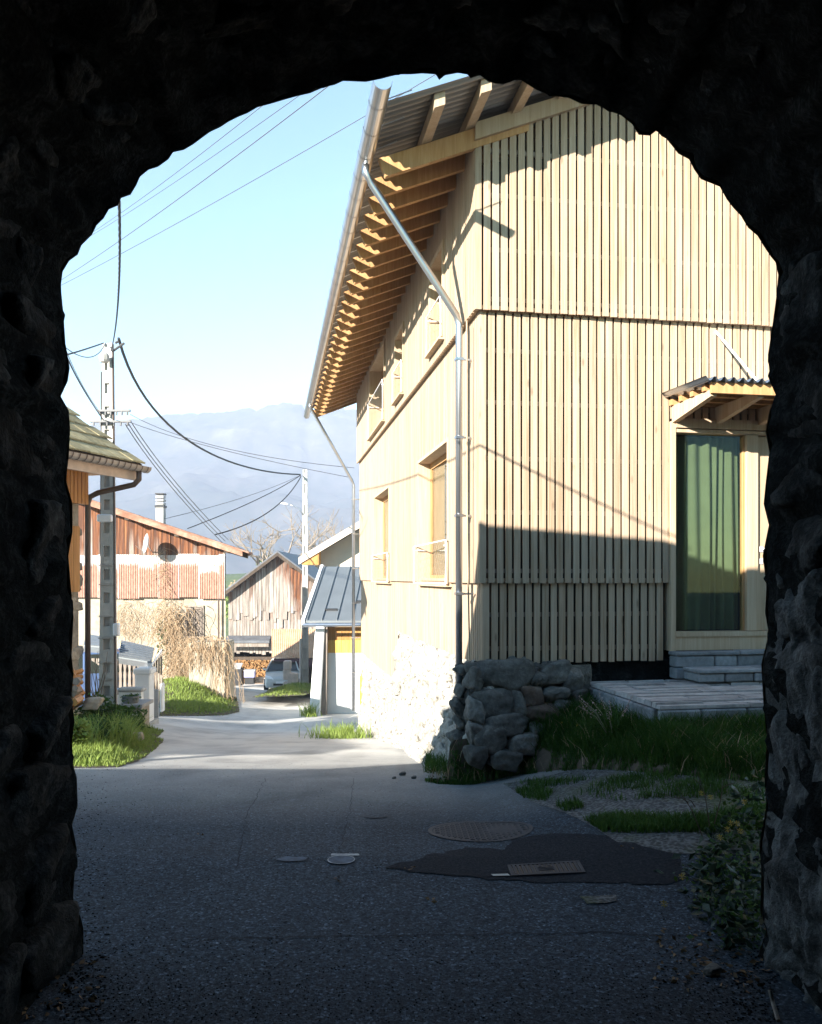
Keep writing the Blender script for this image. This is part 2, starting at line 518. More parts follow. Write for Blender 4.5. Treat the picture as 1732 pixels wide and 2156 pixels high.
def make_gravel():
    m, nt, b = new_mat('earth_and_gravel'); L = nt.links
    p = pos_scaled(nt, (1, 1, 1))
    g = noise_node(nt, p, 70, 4, .65)
    v = nt.nodes.new('ShaderNodeTexVoronoi'); v.inputs['Scale'].default_value = 38; L.new(p, v.inputs['Vector'])
    big = noise_node(nt, p, 1.3, 5, .6)
    a = ramp(nt, [(.3, (.02, .021, .021)), (.55, (.052, .055, .056)), (.75, (.13, .135, .138))])
    L.new(math_n(nt, 'MULTIPLY_ADD', g, .6, math_n(nt, 'MULTIPLY', v.outputs['Distance'], .6)), a.inputs[0])
    gr = ramp(nt, [(.3, (.03, .045, .014)), (.7, (.075, .095, .03))]); L.new(g, gr.inputs[0])
    k = ramp(nt, [(.52, (0, 0, 0)), (.64, (1, 1, 1))]); L.new(big, k.inputs[0])
    L.new(mixc(nt, math_n(nt, 'MULTIPLY', k.outputs[0], .7), a.outputs[0], gr.outputs[0]), b.inputs['Base Color'])
    b.inputs['Roughness'].default_value = .95
    bump(nt, b, math_n(nt, 'ADD', g, v.outputs['Distance']), .8, .015)
    return m
M['gravel'] = make_gravel()

def make_leafy(name, lo, mid, hi, trans=.35, rough=.6, sc=6):
    m, nt, b = new_mat(name); L = nt.links
    f = noise_node(nt, pos_scaled(nt, (1, 1, 1)), sc, 4, .6)
    oi = noise_node(nt, pos_scaled(nt, (1, 1, 1)), sc * 14, 2, .5)
    r = ramp(nt, [(.3, lo), (.5, mid), (.7, hi)])
    L.new(math_n(nt, 'MULTIPLY_ADD', f, .5, math_n(nt, 'MULTIPLY', oi, .5)), r.inputs[0])
    L.new(r.outputs[0], b.inputs['Base Color'])
    b.inputs['Roughness'].default_value = rough
    b.inputs['Specular IOR Level'].default_value = .25
    if trans:
        t = nt.nodes.new('ShaderNodeBsdfTranslucent'); L.new(r.outputs[0], t.inputs[0])
        mx = nt.nodes.new('ShaderNodeMixShader'); mx.inputs[0].default_value = trans
        L.new(b.outputs[0], mx.inputs[1]); L.new(t.outputs[0], mx.inputs[2])
        L.new(mx.outputs[0], nt.nodes['Material Output'].inputs['Surface'])
    return m
M['grass'] = make_leafy('lawn_grass', (.018, .052, .007), (.042, .10, .014), (.09, .165, .028))
M['verge'] = make_leafy('verge_grass', (.12, .18, .03), (.23, .31, .065), (.36, .42, .12))
M['leaf'] = make_leafy('shrub_leaf', (.02, .05, .012), (.05, .105, .022), (.10, .17, .04))
M['bigleaf'] = make_leafy('dark_broad_leaf', (.01, .024, .012), (.02, .042, .022), (.05, .08, .055), .15, .45)
M['twig'] = make_leafy('pale_twig', (.16, .12, .09), (.26, .21, .16), (.38, .32, .26), 0, .9)
M['vine'] = make_leafy('dry_vine', (.20, .13, .07), (.36, .25, .15), (.52, .40, .27), 0, .9)
M['bark'] = make_leafy('bark', (.10, .08, .06), (.18, .15, .12), (.27, .235, .19), 0, .95)
M['flower'] = plain('yellow_petal', (.34, .23, .015), .6, 0, .1)
M['pinkflower'] = plain('pale_pink_bloom', (.55, .34, .33), .7, 0, .2)
M['wood_end'] = stone('split_log', (.17, .085, .03), (.36, .19, .075), (.52, .31, .14), 12, bmp=.4, vary=.3)

def make_hill():
    m, nt, b = new_mat('forest_hillside'); L = nt.links
    p = pos_scaled(nt, (1, 1, 1))
    a = noise_node(nt, p, .006, 8, .65, .4)
    c = noise_node(nt, p, .035, 6, .7)
    r = ramp(nt, [(.30, (.010, .018, .014)), (.45, (.025, .030, .024)), (.56, (.05, .046, .040)), (.68, (.10, .095, .065)), (.80, (.20, .18, .15))])
    L.new(math_n(nt, 'MULTIPLY_ADD', a, .55, math_n(nt, 'MULTIPLY', c, .45)), r.inputs[0])
    L.new(r.outputs[0], b.inputs['Base Color']); b.inputs['Roughness'].default_value = 1
    b.inputs['Specular IOR Level'].default_value = 0
    return m
M['hill'] = make_hill()
M['meadow'] = make_leafy('far_meadow', (.05, .08, .03), (.09, .12, .045), (.14, .16, .07), 0, .9, .05)

# =================================================================== SETTING
def gz2(x, y):
    z = gz(y)
    z += smooth(.5, 2.3, x) * smooth(3.6, 6.4, y) * (1 - smooth(9, 14, y)) * .36
    z += smooth(3.4, 7.5, -x) * smooth(9, 13, y) * (1 - smooth(30, 40, y)) * .45
    return z

def ground_hit(px, py):
    y = 2.5
    while y < 300:
        x = (px - 866) / F * y
        if HC - (py - 1217) / F * y <= gz2(x, y): break
        y += 0.01
    return Vector(((px - 866) / F * y, y, gz2(x, y)))

def axis_steps(lo, hi, dense_lo, dense_hi, step, grow=1.35):
    xs = list(np.arange(dense_lo, dense_hi + 1e-6, step))
    d, x = step, dense_hi
    while x < hi:
        d *= grow; x = min(hi, x + d); xs.append(x)
    d, x = step, dense_lo
    while x > lo:
        d *= grow; x = max(lo, x - d); xs.insert(0, x)
    return xs
gx = axis_steps(-3000, 3000, -8, 5, .22)
gy = axis_steps(-60, 4000, -1, 30, .2)
gv = [(x, y, gz2(x, y)) for y in gy for x in gx]
nx = len(gx)
gf = [(j * nx + i, j * nx + i + 1, (j + 1) * nx + i + 1, (j + 1) * nx + i) for j in range(len(gy) - 1) for i in range(nx - 1)]
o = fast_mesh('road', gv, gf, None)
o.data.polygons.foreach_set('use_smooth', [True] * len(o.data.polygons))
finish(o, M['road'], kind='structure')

from mathutils.geometry import tessellate_polygon
import bmesh
def poly_sheet(name, pts, mat, dz=.004, edge=.2, lift=None, **props):
    """a sheet laid on the ground inside a ground outline of (x, y) points"""
    vs = [Vector((p[0], p[1], 0)) for p in pts]
    tris = tessellate_polygon([vs])
    bm = bmesh.new()
    bv = [bm.verts.new(v) for v in vs]
    for t in tris:
        try: bm.faces.new([bv[i] for i in t])
        except ValueError: pass
    for _ in range(9):
        ed = [e for e in bm.edges if e.calc_length() > edge]
        if not ed: break
        bmesh.ops.subdivide_edges(bm, edges=ed, cuts=1)
        bmesh.ops.triangulate(bm, faces=bm.faces[:])
    for v in bm.verts:
        v.co.z = gz2(v.co.x, v.co.y) + dz + (lift(v.co.x, v.co.y) if lift else 0)
    bmesh.ops.recalc_face_normals(bm, faces=bm.faces[:])
    if sum(f.normal.z for f in bm.faces) < 0: bmesh.ops.reverse_faces(bm, faces=bm.faces[:])
    me = bpy.data.meshes.new(name); bm.to_mesh(me); bm.free()
    me.polygons.foreach_set('use_smooth', [True] * len(me.polygons))
    o = bpy.data.objects.new(name, me)
    return finish(o, mat, **props)

def G(px, py):
    p = ground_hit(px, py); return (p.x, p.y)

# forecourt of earth and gravel between the asphalt and the lawn
gravel_pts = [G(1060, 1652), G(1120, 1690), G(1210, 1722), G(1300, 1775), G(1420, 1800), (2.2, 4.6), (3.4, 5.2), (4.5, 7.6), (2.6, 7.4), (1.3, 7.6)]
poly_sheet('forecourt', gravel_pts, M['gravel'], .006, kind='structure')

# mountain across the valley
ridge = [(-400, 905), (60, 905), (150, 898), (220, 893), (300, 880), (400, 872), (480, 868), (540, 866), (575, 860), (600, 852), (635, 855), (650, 872), (700, 866), (760, 872), (900, 880), (1200, 900), (2300, 940)]
def ridge_y(px):
    for (a, ya), (b, yb) in zip(ridge, ridge[1:]):
        if px <= b: return ya + (yb - ya) * (px - a) / (b - a)
    return ridge[-1][1]
MY0, MY1 = 620, 1250
def hill_fn(i, j):
    px = -700 + 3400 * i
    y = MY0 + (MY1 - MY0) * j
    x = (px - 866) / F * (MY0 + (MY1 - MY0) * j)
    top = HC + (1217 - ridge_y(px)) / F * MY1
    t = j
    prof = (.32 * t + .25 * smooth(0, .5, t) + .43 * smooth(.45, 1.0, t))
    n = fbm(x * .006, y * .006, 3.1, 6) * 26 * (1 - .75 * smooth(.8, 1, t)) + fbm(x * .03, y * .03, 8, 4) * 4
    rim = fbm(x * .05, 2, 1, 6) * 7 * smooth(.85, 1, t)
    return (x, y + fbm(x * .004, y * .004, 0, 3) * 40, -22 + (top + 22) * prof + n * smooth(0, .1, t) + rim)
MB().grid(420, 110, hill_fn).build('mountain', M['hill'], sm=True, kind='structure')

# hazy air between the village and the mountain
hz, nt_, b_ = new_mat('valley_haze')
nt_.nodes.remove(b_)
vol = nt_.nodes.new('ShaderNodeVolumePrincipled')
vol.inputs['Color'].default_value = (.74, .81, 1.0, 1)
vol.inputs['Density'].default_value = HAZE = 0.0005
vol.inputs['Anisotropy'].default_value = -0.22
nt_.links.new(vol.outputs[0], nt_.nodes['Material Output'].inputs['Volume'])
MB().box(-3200, 3200, -80, 4200, -24, 250).build('haze', hz, kind='stuff')

# =================================================================== ARCHWAY (camera stands in it)
outline = [(178, 2040), (172, 2010), (172, 1960), (166, 1935), (150, 1905), (152, 1860), (158, 1790), (148, 1740), (160, 1700), (158, 1640), (150, 1612), (148, 1560), (153, 1520), (147, 1470), (151, 1420), (147, 1380), (151, 1300), (145, 1230), (140, 1170), (149, 1120), (149, 1060), (135, 1010), (141, 960), (144, 900), (141, 862), (124, 832), (139, 800), (143, 772), (134, 720), (130, 660), (124, 600), (128, 568), (142, 545), (160, 532), (168, 512), (190, 490), (200, 470), (215, 455), (226, 436), (245, 428), (252, 412), (272, 405), (284, 385), (292, 367), (310, 352), (330, 346), (352, 330), (362, 315), (385, 310), (405, 298), (425, 283), (440, 272), (462, 262), (480, 250), (500, 240), (520, 232), (540, 220), (570, 212), (600, 203), (625, 196), (652, 190), (680, 178), (705, 172), (722, 164), (770, 166), (800, 160), (840, 150), (866, 150), (890, 148), (918, 150), (926, 162), (938, 152), (965, 147), (985, 150), (992, 158), (1012, 152), (1030, 166), (1062, 172), (1078, 163), (1098, 162), (1130, 182), (1160, 195), (1200, 200), (1228, 213), (1258, 214), (1285, 228), (1310, 236), (1335, 256), (1348, 278), (1372, 280), (1385, 270), (1400, 278), (1418, 300), (1432, 318), (1455, 330), (1466, 352), (1480, 372), (1505, 382), (1520, 388), (1535, 415), (1548, 432), (1565, 450), (1580, 475), (1600, 492), (1612, 512), (1628, 536), (1638, 548), (1644, 575), (1640, 620), (1632, 680), (1622, 745), (1626, 790), (1640, 830), (1626, 860), (1617, 905), (1625, 950), (1618, 1010), (1613, 1060), (1624, 1105), (1611, 1170), (1619, 1235), (1616, 1290), (1624, 1335), (1608, 1400), (1612, 1475), (1620, 1560), (1615, 1640), (1619, 1700), (1604, 1780), (1608, 1850), (1606, 1925), (1619, 1965), (1600, 2020), (1598, 2045)]
AY = 3.6
arch = [(p.x, p.z) for p in (at(a, b, AY) for a, b in outline)]
arch[0] = (arch[0][0], -.15); arch[-1] = (arch[-1][0], -.15)
# resample with small ragged steps
res = []
for (x0, z0), (x1, z1) in zip(arch, arch[1:]):
    n = max(1, int(math.hypot(x1 - x0, z1 - z0) / .03))
    for k in range(n):
        t = k / n
        res.append((x0 + (x1 - x0) * t, z0 + (z1 - z0) * t))
res.append(arch[-1])
CX, CZ = .03, 1.9
def radial(x, z):
    if z < 2.3: d = Vector((x - CX, 0)); d = Vector((1 if d.x > 0 else -1, 0))
    else: d = Vector((x - CX, (z - 2.3) * 1.1)).normalized()
    return d
t_arch = thing('stone_archway', 'dark rubble stone archway framing the view of the lane', 'archway', (0, AY, 0))
deps = [3.60, 3.52, 3.44, 3.34, 3.2, 3.0, 2.75, 2.4, 2.0, 1.4, .6, -.6, -2.5, -5, -8]
vs, fs = [], []
for j, y in enumerate(deps):
    for x, z in res:
        d = radial(x, z)
        back = AY - y
        off = .03 * min(1, back * 3) + .05 * fbm(x * 3, y * 3, z * 3, 4) * min(1, .25 + back * 4) + .045 * fbm(x * 11, y * 11, z * 11, 4) * min(1, .3 + back * 4)
        if back == 0: off = .024 * fbm(x * 9, 3, z * 9, 6) + .012 * fbm(x * 40, 0, z * 40, 3)
        vs.append((x + d.x * off, y, z + d.y * off))
n_r = len(res)
fs = [(j * n_r + i, j * n_r + i + 1, (j + 1) * n_r + i + 1, (j + 1) * n_r + i) for j in range(len(deps) - 1) for i in range(n_r - 1)]
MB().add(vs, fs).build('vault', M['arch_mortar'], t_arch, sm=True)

# outer wall face round the opening, its sloping top, the roof over the passage, the closed far end
top_prof = [(-9.5, 1.95), (-5.6, 1.95), (-4.3, 2.9), (-3.5, 3.6), (-3.2, 4.24), (-1.5, 4.24), (-.8, 4.0), (.1, 4.1), (2, 4.3), (7, 4.3)]
def top_z(x):
    for (a, za), (b, zb) in zip(top_prof, top_prof[1:]):
        if x <= b: return za + (zb - za) * (x - a) / (b - a)
    return top_prof[-1][1]
wall = MB()
ow = []
for x, z in res:
    if z < 2.4: ow.append((-3.2 if x < 0 else 7, z))
    else:
        k = smooth(2.4, 2.9, z)
        ox = (x if abs(x) < 1.2 else x + (x / abs(x)) * (abs(x) - 1.2) * 3)
        e = -3.2 if x < 0 else 7
        ox = ox * k + e * (1 - k)
        ox = max(-3.2, min(7, ox))
        ow.append((ox, top_z(ox) * k + z * (1 - k)))
vs = [(x, AY + .02, z) for x, z in res] + [(x, AY + .02, z) for x, z in ow]
wall.add(vs, [(i, i + 1, n_r + i + 1, n_r + i) for i in range(n_r - 1)])
wall.build('outer_wall', M['house_stone'], t_arch)
roofm = MB()
xs = [-3.2, -2.6, -1.5, -.8, .1, 1.2, 2, 7]
vs = []
for x in xs: vs += [(x, AY + .02, top_z(x) + .0), (x, -8.2, top_z(x) + .0)]
roofm.add(vs, [(2 * i, 2 * i + 2, 2 * i + 3, 2 * i + 1) for i in range(len(xs) - 1)])
roofm.build('passage_roof', M['fibre_roof'], t_arch)
MB().box(-3.25, -3.2, -8.2, AY + .02, -.2, 4.27).box(6.95, 7.0, -8.2, AY, -.2, 4.3).box(-3.2, 7, -8.25, -8.0, -.2, 4.2).build('flank_wall', M['house_stone'], t_arch)
MB().prism([(-9.5, -.3), (-3.215, -.3), (-3.215, 4.2), (-3.5, 3.6), (-4.3, 2.9), (-5.6, 1.95), (-9.5, 1.95)], 3.3, 3.6).box(-3.19, -1.95, 3.2, 3.58, -.2, 4.2).build('shade_wall', M['house_stone'], t_arch)  # unseen wall and filler added beside the arch to cast the lane shade

def rock_mesh(name, seed, sub=2, amp=.22, box=.35):
    """a quarried lump: a soft-edged polyhedron with rough faces"""
    r3 = random.Random(seed * 17 + 5)
    pl = [(Vector(v), r3.uniform(.86, 1.0)) for v in ((1, 0, 0), (-1, 0, 0), (0, 1, 0), (0, -1, 0), (0, 0, 1), (0, 0, -1))]
    for k in range(9):
        v = Vector((r3.gauss(0, 1), r3.gauss(0, 1), r3.gauss(0, 1))).normalized()
        pl.append((v, r3.uniform(.92, 1.22)))
    pl = [((v + Vector((r3.gauss(0, .16), r3.gauss(0, .16), r3.gauss(0, .16)))).normalized(), d) for v, d in pl]
    bm = bmesh.new()
    bmesh.ops.create_icosphere(bm, subdivisions=sub, radius=.5)
    for v in bm.verts:
        p = v.co.normalized()
        s_ = sum(max(0.0, p.dot(n) / d) ** 17 for n, d in pl)
        r = .5 / (s_ ** (1 / 17))
        n = mnoise.fractal(p * 2.2 + Vector((seed * 7.1, 0, 0)), 1, 2, 5)
        v.co = p * r * (1 + amp * .55 * n)
    me = bpy.data.meshes.new(name); bm.to_mesh(me); bm.free()
    me.polygons.foreach_set('use_smooth', [True] * len(me.polygons))
    return me
rocks = {}
def rock(i, mat):
    k = (i % 9, mat)
    if k not in rocks:
        me = rock_mesh('stone', i % 9, 4, .2, .5)
        me.materials.append(M[mat]); rocks[k] = me
    return rocks[k]

# stones of the jambs: courses of uneven blocks bedded in the mortar
def jamb_x(z, side):
    best = None
    for x, zz in res:
        if (x < 0) == (side < 0) and abs(zz - z) < .04:
            if best is None or abs(x) < abs(best): best = x
    return best if best is not None else side * 1.5
idx = 0
for side in (-1, 1):
    z = -.02
    while z < 2.72:
        h = R.uniform(.16, .42)
        y = AY - .02
        while y > 1.6:
            w = R.uniform(.22, .62)
            xm = jamb_x(z + h / 2, side)
            if y - w / 2 < 3.3: xm += side * .02
            th = .34
            inset = R.uniform(.0, .045)
            inst('stone', rock(idx, 'arch_skylit' if side > 0 and z < 1.5 else 'arch_stone'), (xm + side * (th / 2 - inset + .02), y - w / 2, z + h / 2),
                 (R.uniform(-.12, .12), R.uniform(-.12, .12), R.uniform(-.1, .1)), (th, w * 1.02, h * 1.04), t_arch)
            idx += 1
            y -= w
        z += h
# rough face low on the right jamb, sky light painted in as paler stone
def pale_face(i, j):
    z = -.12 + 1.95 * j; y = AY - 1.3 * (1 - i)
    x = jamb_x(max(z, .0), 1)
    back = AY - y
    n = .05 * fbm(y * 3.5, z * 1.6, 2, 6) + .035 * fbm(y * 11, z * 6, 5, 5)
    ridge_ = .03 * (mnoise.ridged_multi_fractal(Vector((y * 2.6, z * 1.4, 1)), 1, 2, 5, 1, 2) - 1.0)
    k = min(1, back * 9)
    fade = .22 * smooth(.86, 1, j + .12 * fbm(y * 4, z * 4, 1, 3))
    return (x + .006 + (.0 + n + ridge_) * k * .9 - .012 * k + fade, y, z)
MB().grid(90, 120, pale_face).build('skylit_face', M['arch_skylit'], t_arch, sm=True)
# stones of the vault, radially set
L_arc = [p for p in res if p[1] > 2.72]
k = 0
while k < len(L_arc):
    w = R.uniform(.14, .3)
    n = max(1, int(w / .03))
    x, z = L_arc[min(len(L_arc) - 1, k + n // 2)]
    d = radial(x, z)
    y = AY - .03
    while y > 2.75:
        l = R.uniform(.16, .36)
        inset = R.uniform(-.03, .008) if y > 3.5 else R.uniform(-.02, .02)
        a = math.atan2(d.y, d.x)
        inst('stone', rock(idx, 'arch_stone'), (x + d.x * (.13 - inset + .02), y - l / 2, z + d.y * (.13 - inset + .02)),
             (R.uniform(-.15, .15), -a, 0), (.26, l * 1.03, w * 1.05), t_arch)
        idx += 1; y -= l
    k += n

# unseen gable on posts added out to the left, shaped to shade the lane
t_sg = thing('shade_gable', 'unseen gable on timber posts added left of the archway to shade the lane', 'barn', (-20, 0, 0))
MB().prism([(-31, 4.45), (-11.4, 4.45), (-13.8, 5.1), (-20, 7.0), (-28, 5.0)], -.6, .6).build('roof', M['dark_wood'], t_sg)
for x in (-29, -24, -20, -16, -12.2):
    MB().box(x - .1, x + .1, -.1, .1, -.1, 4.45).build('post', M['dark_wood'], t_sg)

# =================================================================== TIMBER HOUSE
t_house = thing('timber_house', 'new two storey house clad in pale vertical spruce slats on old stone footing', 'house', house_xf(3.5, 5.6, 0))
HOFF = {'low': -.045, 'mid': 0.0, 'top': .065}
ANG = math.atan2(.170, .985)
SL = .40                                          # roof slope
def HB(): return MB(house_xf)
HL = 11.25
ZB, ZM, ZT = .775, 1.597, 4.353
def wall_top(u): return 6.02 + SL * min(u, 7.4 - u)
# dark membrane box behind the slats
HB().box(.24, 7.2, .24, HL - .02, .72, 6.0).prism([(.24, 6.0), (7.2, 6.0), (3.7, 7.4)], .24, HL - .02).build('membrane', M['membrane'], t_house)

me_slat = MB().box(-.5, .5, 0, 1, 0, 1).mesh('slat'); me_slat.materials.append(M['spruce'])
n_slat = 0
def slat(u, s, z0, z1, w, th, side=False):
    """one board: on the front it faces -s, on the side it faces -u"""
    global n_slat
    rz = ANG + (-math.pi / 2 if side else 0)
    inst('slat', me_slat, house_xf(u, s, z0), (0, 0, rz), (w, th, z1 - z0), t_house)
    n_slat += 1
PITCH = .0905
DOOR_U = (2.07, 3.96)
def front_slats():
    for tier in ('low', 'mid', 'top'):
        off = HOFF[tier]
        u = -off + .038
        first = True
        while u < 4.62:
            w = .0665 + R.uniform(-.003, .002)
            j = R.uniform(-.006, .006)
            if tier == 'low': z0, z1 = ZB + j, ZM + .03
            elif tier == 'mid': z0, z1 = ZM + j * .6, ZT + .03
            else: z0, z1 = ZT + j * .6, wall_top(u) + .08
            inside = DOOR_U[0] - .03 < u < DOOR_U[1] + .03
            if inside and tier == 'low': u += PITCH; continue
            if inside and tier == 'mid': z0 = 3.335
            slat(u, -off + R.uniform(-.002, .002), z0, z1, w, .024)
            u += PITCH
front_slats()
# openings on the lane side: s0, s1, z0, z1
OPEN = [('top', 1.45, 2.21, 4.52, 5.58), ('top', 4.38, 5.14, 4.52, 5.52), ('top', 6.47, 8.55, 4.50, 5.86),
        ('mid', 1.50, 3.45, 1.60, 3.28), ('mid', 6.38, 8.40, 1.60, 3.26)]
rest = HB()
def side_bottom(s):
    return .75 if s < 5.75 else -.12
for tier in ('top', 'mid', 'low'):
    off = HOFF[tier]
    s = -off + .024 + .04
    while s < HL:
        w = .071
        segs = [(ZT, 6.2)] if tier == 'top' else ([(ZM, ZT + .03)] if tier == 'mid' else [(side_bottom(s), ZM + .03)])
        for (tr, s0, s1, z0, z1) in OPEN:
            if tr == tier and s0 - .05 < s < s1 + .05:
                segs = [q for a, b in segs for q in ((a, min(b, z0 - .04)), (max(a, z1 + .04), b)) if q[1] - q[0] > .05]
        for a, b in segs:
            if n_slat < 292 and s < 6.2: slat(-off, s, a, b, w, .024, True)
            else: rest.box(-off, -off + .024, s - w / 2, s + w / 2, a, b)
        s += PITCH
rest.build('far_slats', M['spruce'], t_house, kind='stuff')
# ledge boards behind the lower slat ends, and horizontal battens seen in the gaps
for tier, z in (('top', ZT), ('mid', ZM)):
    off = HOFF[tier]
    for ua, ub in ((((-off + .03), 7.0),) if tier == 'top' else ((-off + .03, 2.06), (4.04, 7.0))):
        HB().box(ua, ub, -off + .024, .07, z + .015, z + .05).build('ledge_board', M['spruce_frame'], t_house)
    HB().box(-off + .024, .07, .08, HL, z + .015, z + .05).build('ledge_board', M['spruce_frame'], t_house)
for tier, zs in (('low', (.9, 1.25)), ('mid', (1.7, 2.3, 2.85, 3.42, 3.95)), ('top', (4.45, 4.95, 5.5, 5.95))):
    for z in zs:
        o_ = HOFF[tier]
        if z < 3.3:
            HB().box(.06, 2.0, -o_ + .026, -o_ + .055, z, z + .045).build('batten', M['grey_wood'], t_house)
        else:
            HB().box(.06, 4.6, -o_ + .026, -o_ + .055, z, z + .045).build('batten', M['grey_wood'], t_house)
        HB().box(-o_ + .026, -o_ + .055, .06, 1.3, z, z + .045).build('batten', M['grey_wood'], t_house)

# gable trim board under the roof
u0, u1 = -.07, 3.7
HB().hexa([(u0, -.115, 6.03), (u1, -.115, 6.03 + SL * (u1 - u0)), (u1, -.05, 6.03 + SL * (u1 - u0)), (u0, -.05, 6.03),
           (u0, -.115, 6.20), (u1, -.115, 6.20 + SL * (u1 - u0)), (u1, -.05, 6.20 + SL * (u1 - u0)), (u0, -.05, 6.20)]).build('gable_board', M['spruce_frame'], t_house)

# rafters with their cut ends over the lane
s = -.075
k = 0
while s < 12.4:
    u0, u1 = -.97, .5
    z0 = 5.99
    HB().hexa([(u0, s, z0 + SL * u0), (u1, s, z0 + SL * u1), (u1, s + .06, z0 + SL * u1), (u0, s + .06, z0 + SL * u0),
               (u0 - .07, s, z0 + .2 + SL * (u0 - .07)), (u1, s, z0 + .2 + SL * u1), (u1, s + .06, z0 + .2 + SL * u1), (u0 - .07, s + .06, z0 + .2 + SL * (u0 - .07))]
              ).build('rafter', M['spruce_beam'], t_house)
    s += .425; k += 1
# purlins running along the roof, ends standing out over the gable
for u in (-.56, -.12, .36, .84, 1.32, 1.8, 2.3, 2.8, 3.3):
    z = 6.195 + SL * u
    HB().hexa([(u - .05, -.72, z - .02), (u + .05, -.72, z + .02), (u + .05, 12.6, z + .02), (u - .05, 12.6, z - .02),
               (u - .05, -.72, z + .11), (u + .05, -.72, z + .15), (u + .05, 12.6, z + .15), (u - .05, 12.6, z + .11)]
              ).build('purlin', M['spruce_frame'] if u > -.9 else M['spruce_beam'], t_house)
# corrugated roof sheets (waves run up the slope), each sheet .9 m wide
def roof_sheet(s0, s1, flip=False):
    n = int((s1 - s0) / .0113)
    mb = HB()
    top, bot = [], []
    for i in range(n + 1):
        s = s0 + (s1 - s0) * i / n
        c = .017 * math.sin(2 * math.pi * s / .09)
        for u in ((-1.14, 3.7) if not flip else (3.7, 8.4)):
            z = 6.335 + SL * (u if not flip else 7.4 - u) + c
            top.append((u, s, z))
    vs = top + [(a, b, c - .004) for a, b, c in top]
    m = len(top)
    fs = []
    for i in range(n):
        fs.append((2 * i, 2 * i + 1, 2 * i + 3, 2 * i + 2))
        fs.append((m + 2 * i + 2, m + 2 * i + 3, m + 2 * i + 1, m + 2 * i))
    mb.add(vs, fs)
    return mb.build('roof_sheet', M['roof_sheet'], t_house, sm=True)
sx = -.80
while sx < 12.5:
    e = min(sx + .9, 12.75)
    roof_sheet(sx, e - .0005); roof_sheet(sx, e - .0005, True)
    sx += .9

# gutter: half round, with bands
def half_pipe(mb, c0, c1, r, n=10, full=False):
    ring = []
    for k in range(n + 1):
        a = math.pi + math.pi * k / n
        ring.append((r * math.cos(a), r * math.sin(a)))
    inner = [(x * .95, z * .95) for x, z in reversed(ring)]
    poly = ring + inner
    m = len(poly)
    vs = [(c0[0] + x, c0[1], c0[2] + z) for x, z in poly] + [(c1[0] + x, c1[1], c1[2] + z) for x, z in poly]
    fs = [tuple(range(m)), tuple(range(2 * m - 1, m - 1, -1))] + [(i, (i + 1) % m, m + (i + 1) % m, m + i) for i in range(m)]
    return mb.add(vs, fs)
GU, GZ = -1.165, 5.80
gut = half_pipe(HB(), (GU, -1.30, GZ), (GU, 12.9, GZ - .03), .082, 14).build('gutter', M['zinc'], t_house, sm=False)
s = -1.0
while s < 12.8:
    mb = HB()
    ring = []
    for k in range(13):
        a = math.pi + math.pi * k / 12
        ring.append((GU + .088 * math.cos(a), .088 * math.sin(a) + GZ - .002 * s))
    for k in range(12):
        (xa, za), (xb, zb) = ring[k], ring[k + 1]
        mb.add([(xa, s, za), (xb, s, zb), (xb, s + .022, zb), (xa, s + .022, za)], [(0, 1, 2, 3)])
    mb.tube([(GU - .088, s + .011, GZ), (GU + .088, s + .011, GZ + .03), (GU + .3, s + .011, GZ + .13)], .006, 5)
    b = mb.build('gutter_band', M['zinc'], t_house); b.parent = gut; b.matrix_parent_inverse = Matrix.Identity(4)
    s += .43
# downpipes: outlet, slanting run, vertical run with clips
def downpipe(s_out, s_down, zb, knee_z, u_down, r=.037):
    p = HB().tube([(GU, s_out, GZ - .06), (GU, s_out, GZ - .16), (GU + .06, s_out + .01, GZ - .25), (u_down - .03, s_down, knee_z + .05), (u_down, s_down, knee_z - .05), (u_down, s_down, zb)], r, 12).build('downpipe', M['zinc'], t_house, sm=True)
    z = zb + .9
    while z < knee_z - .15:
        q = HB().box(u_down - r - .006, u_down + r + .006, s_down - r - .006, s_down + r + .006, z, z + .028).box(u_down + r, .02, s_down - .012, s_down + .012, z + .004, z + .024).build('clip', M['zinc'], p)
        z += .82
    return p
downpipe(-.03, .33, -.25, 4.36, -.135)
downpipe(11.2, 11.35, -1.5, 3.9, -.13)
# thin copper-coloured conductor beside the downpipe
HB().tube([(-.09, .17, 4.3), (-.085, .17, 2.1), (-.06, .165, .8)], .008, 6).build('conductor', M['spruce_frame'], t_house)

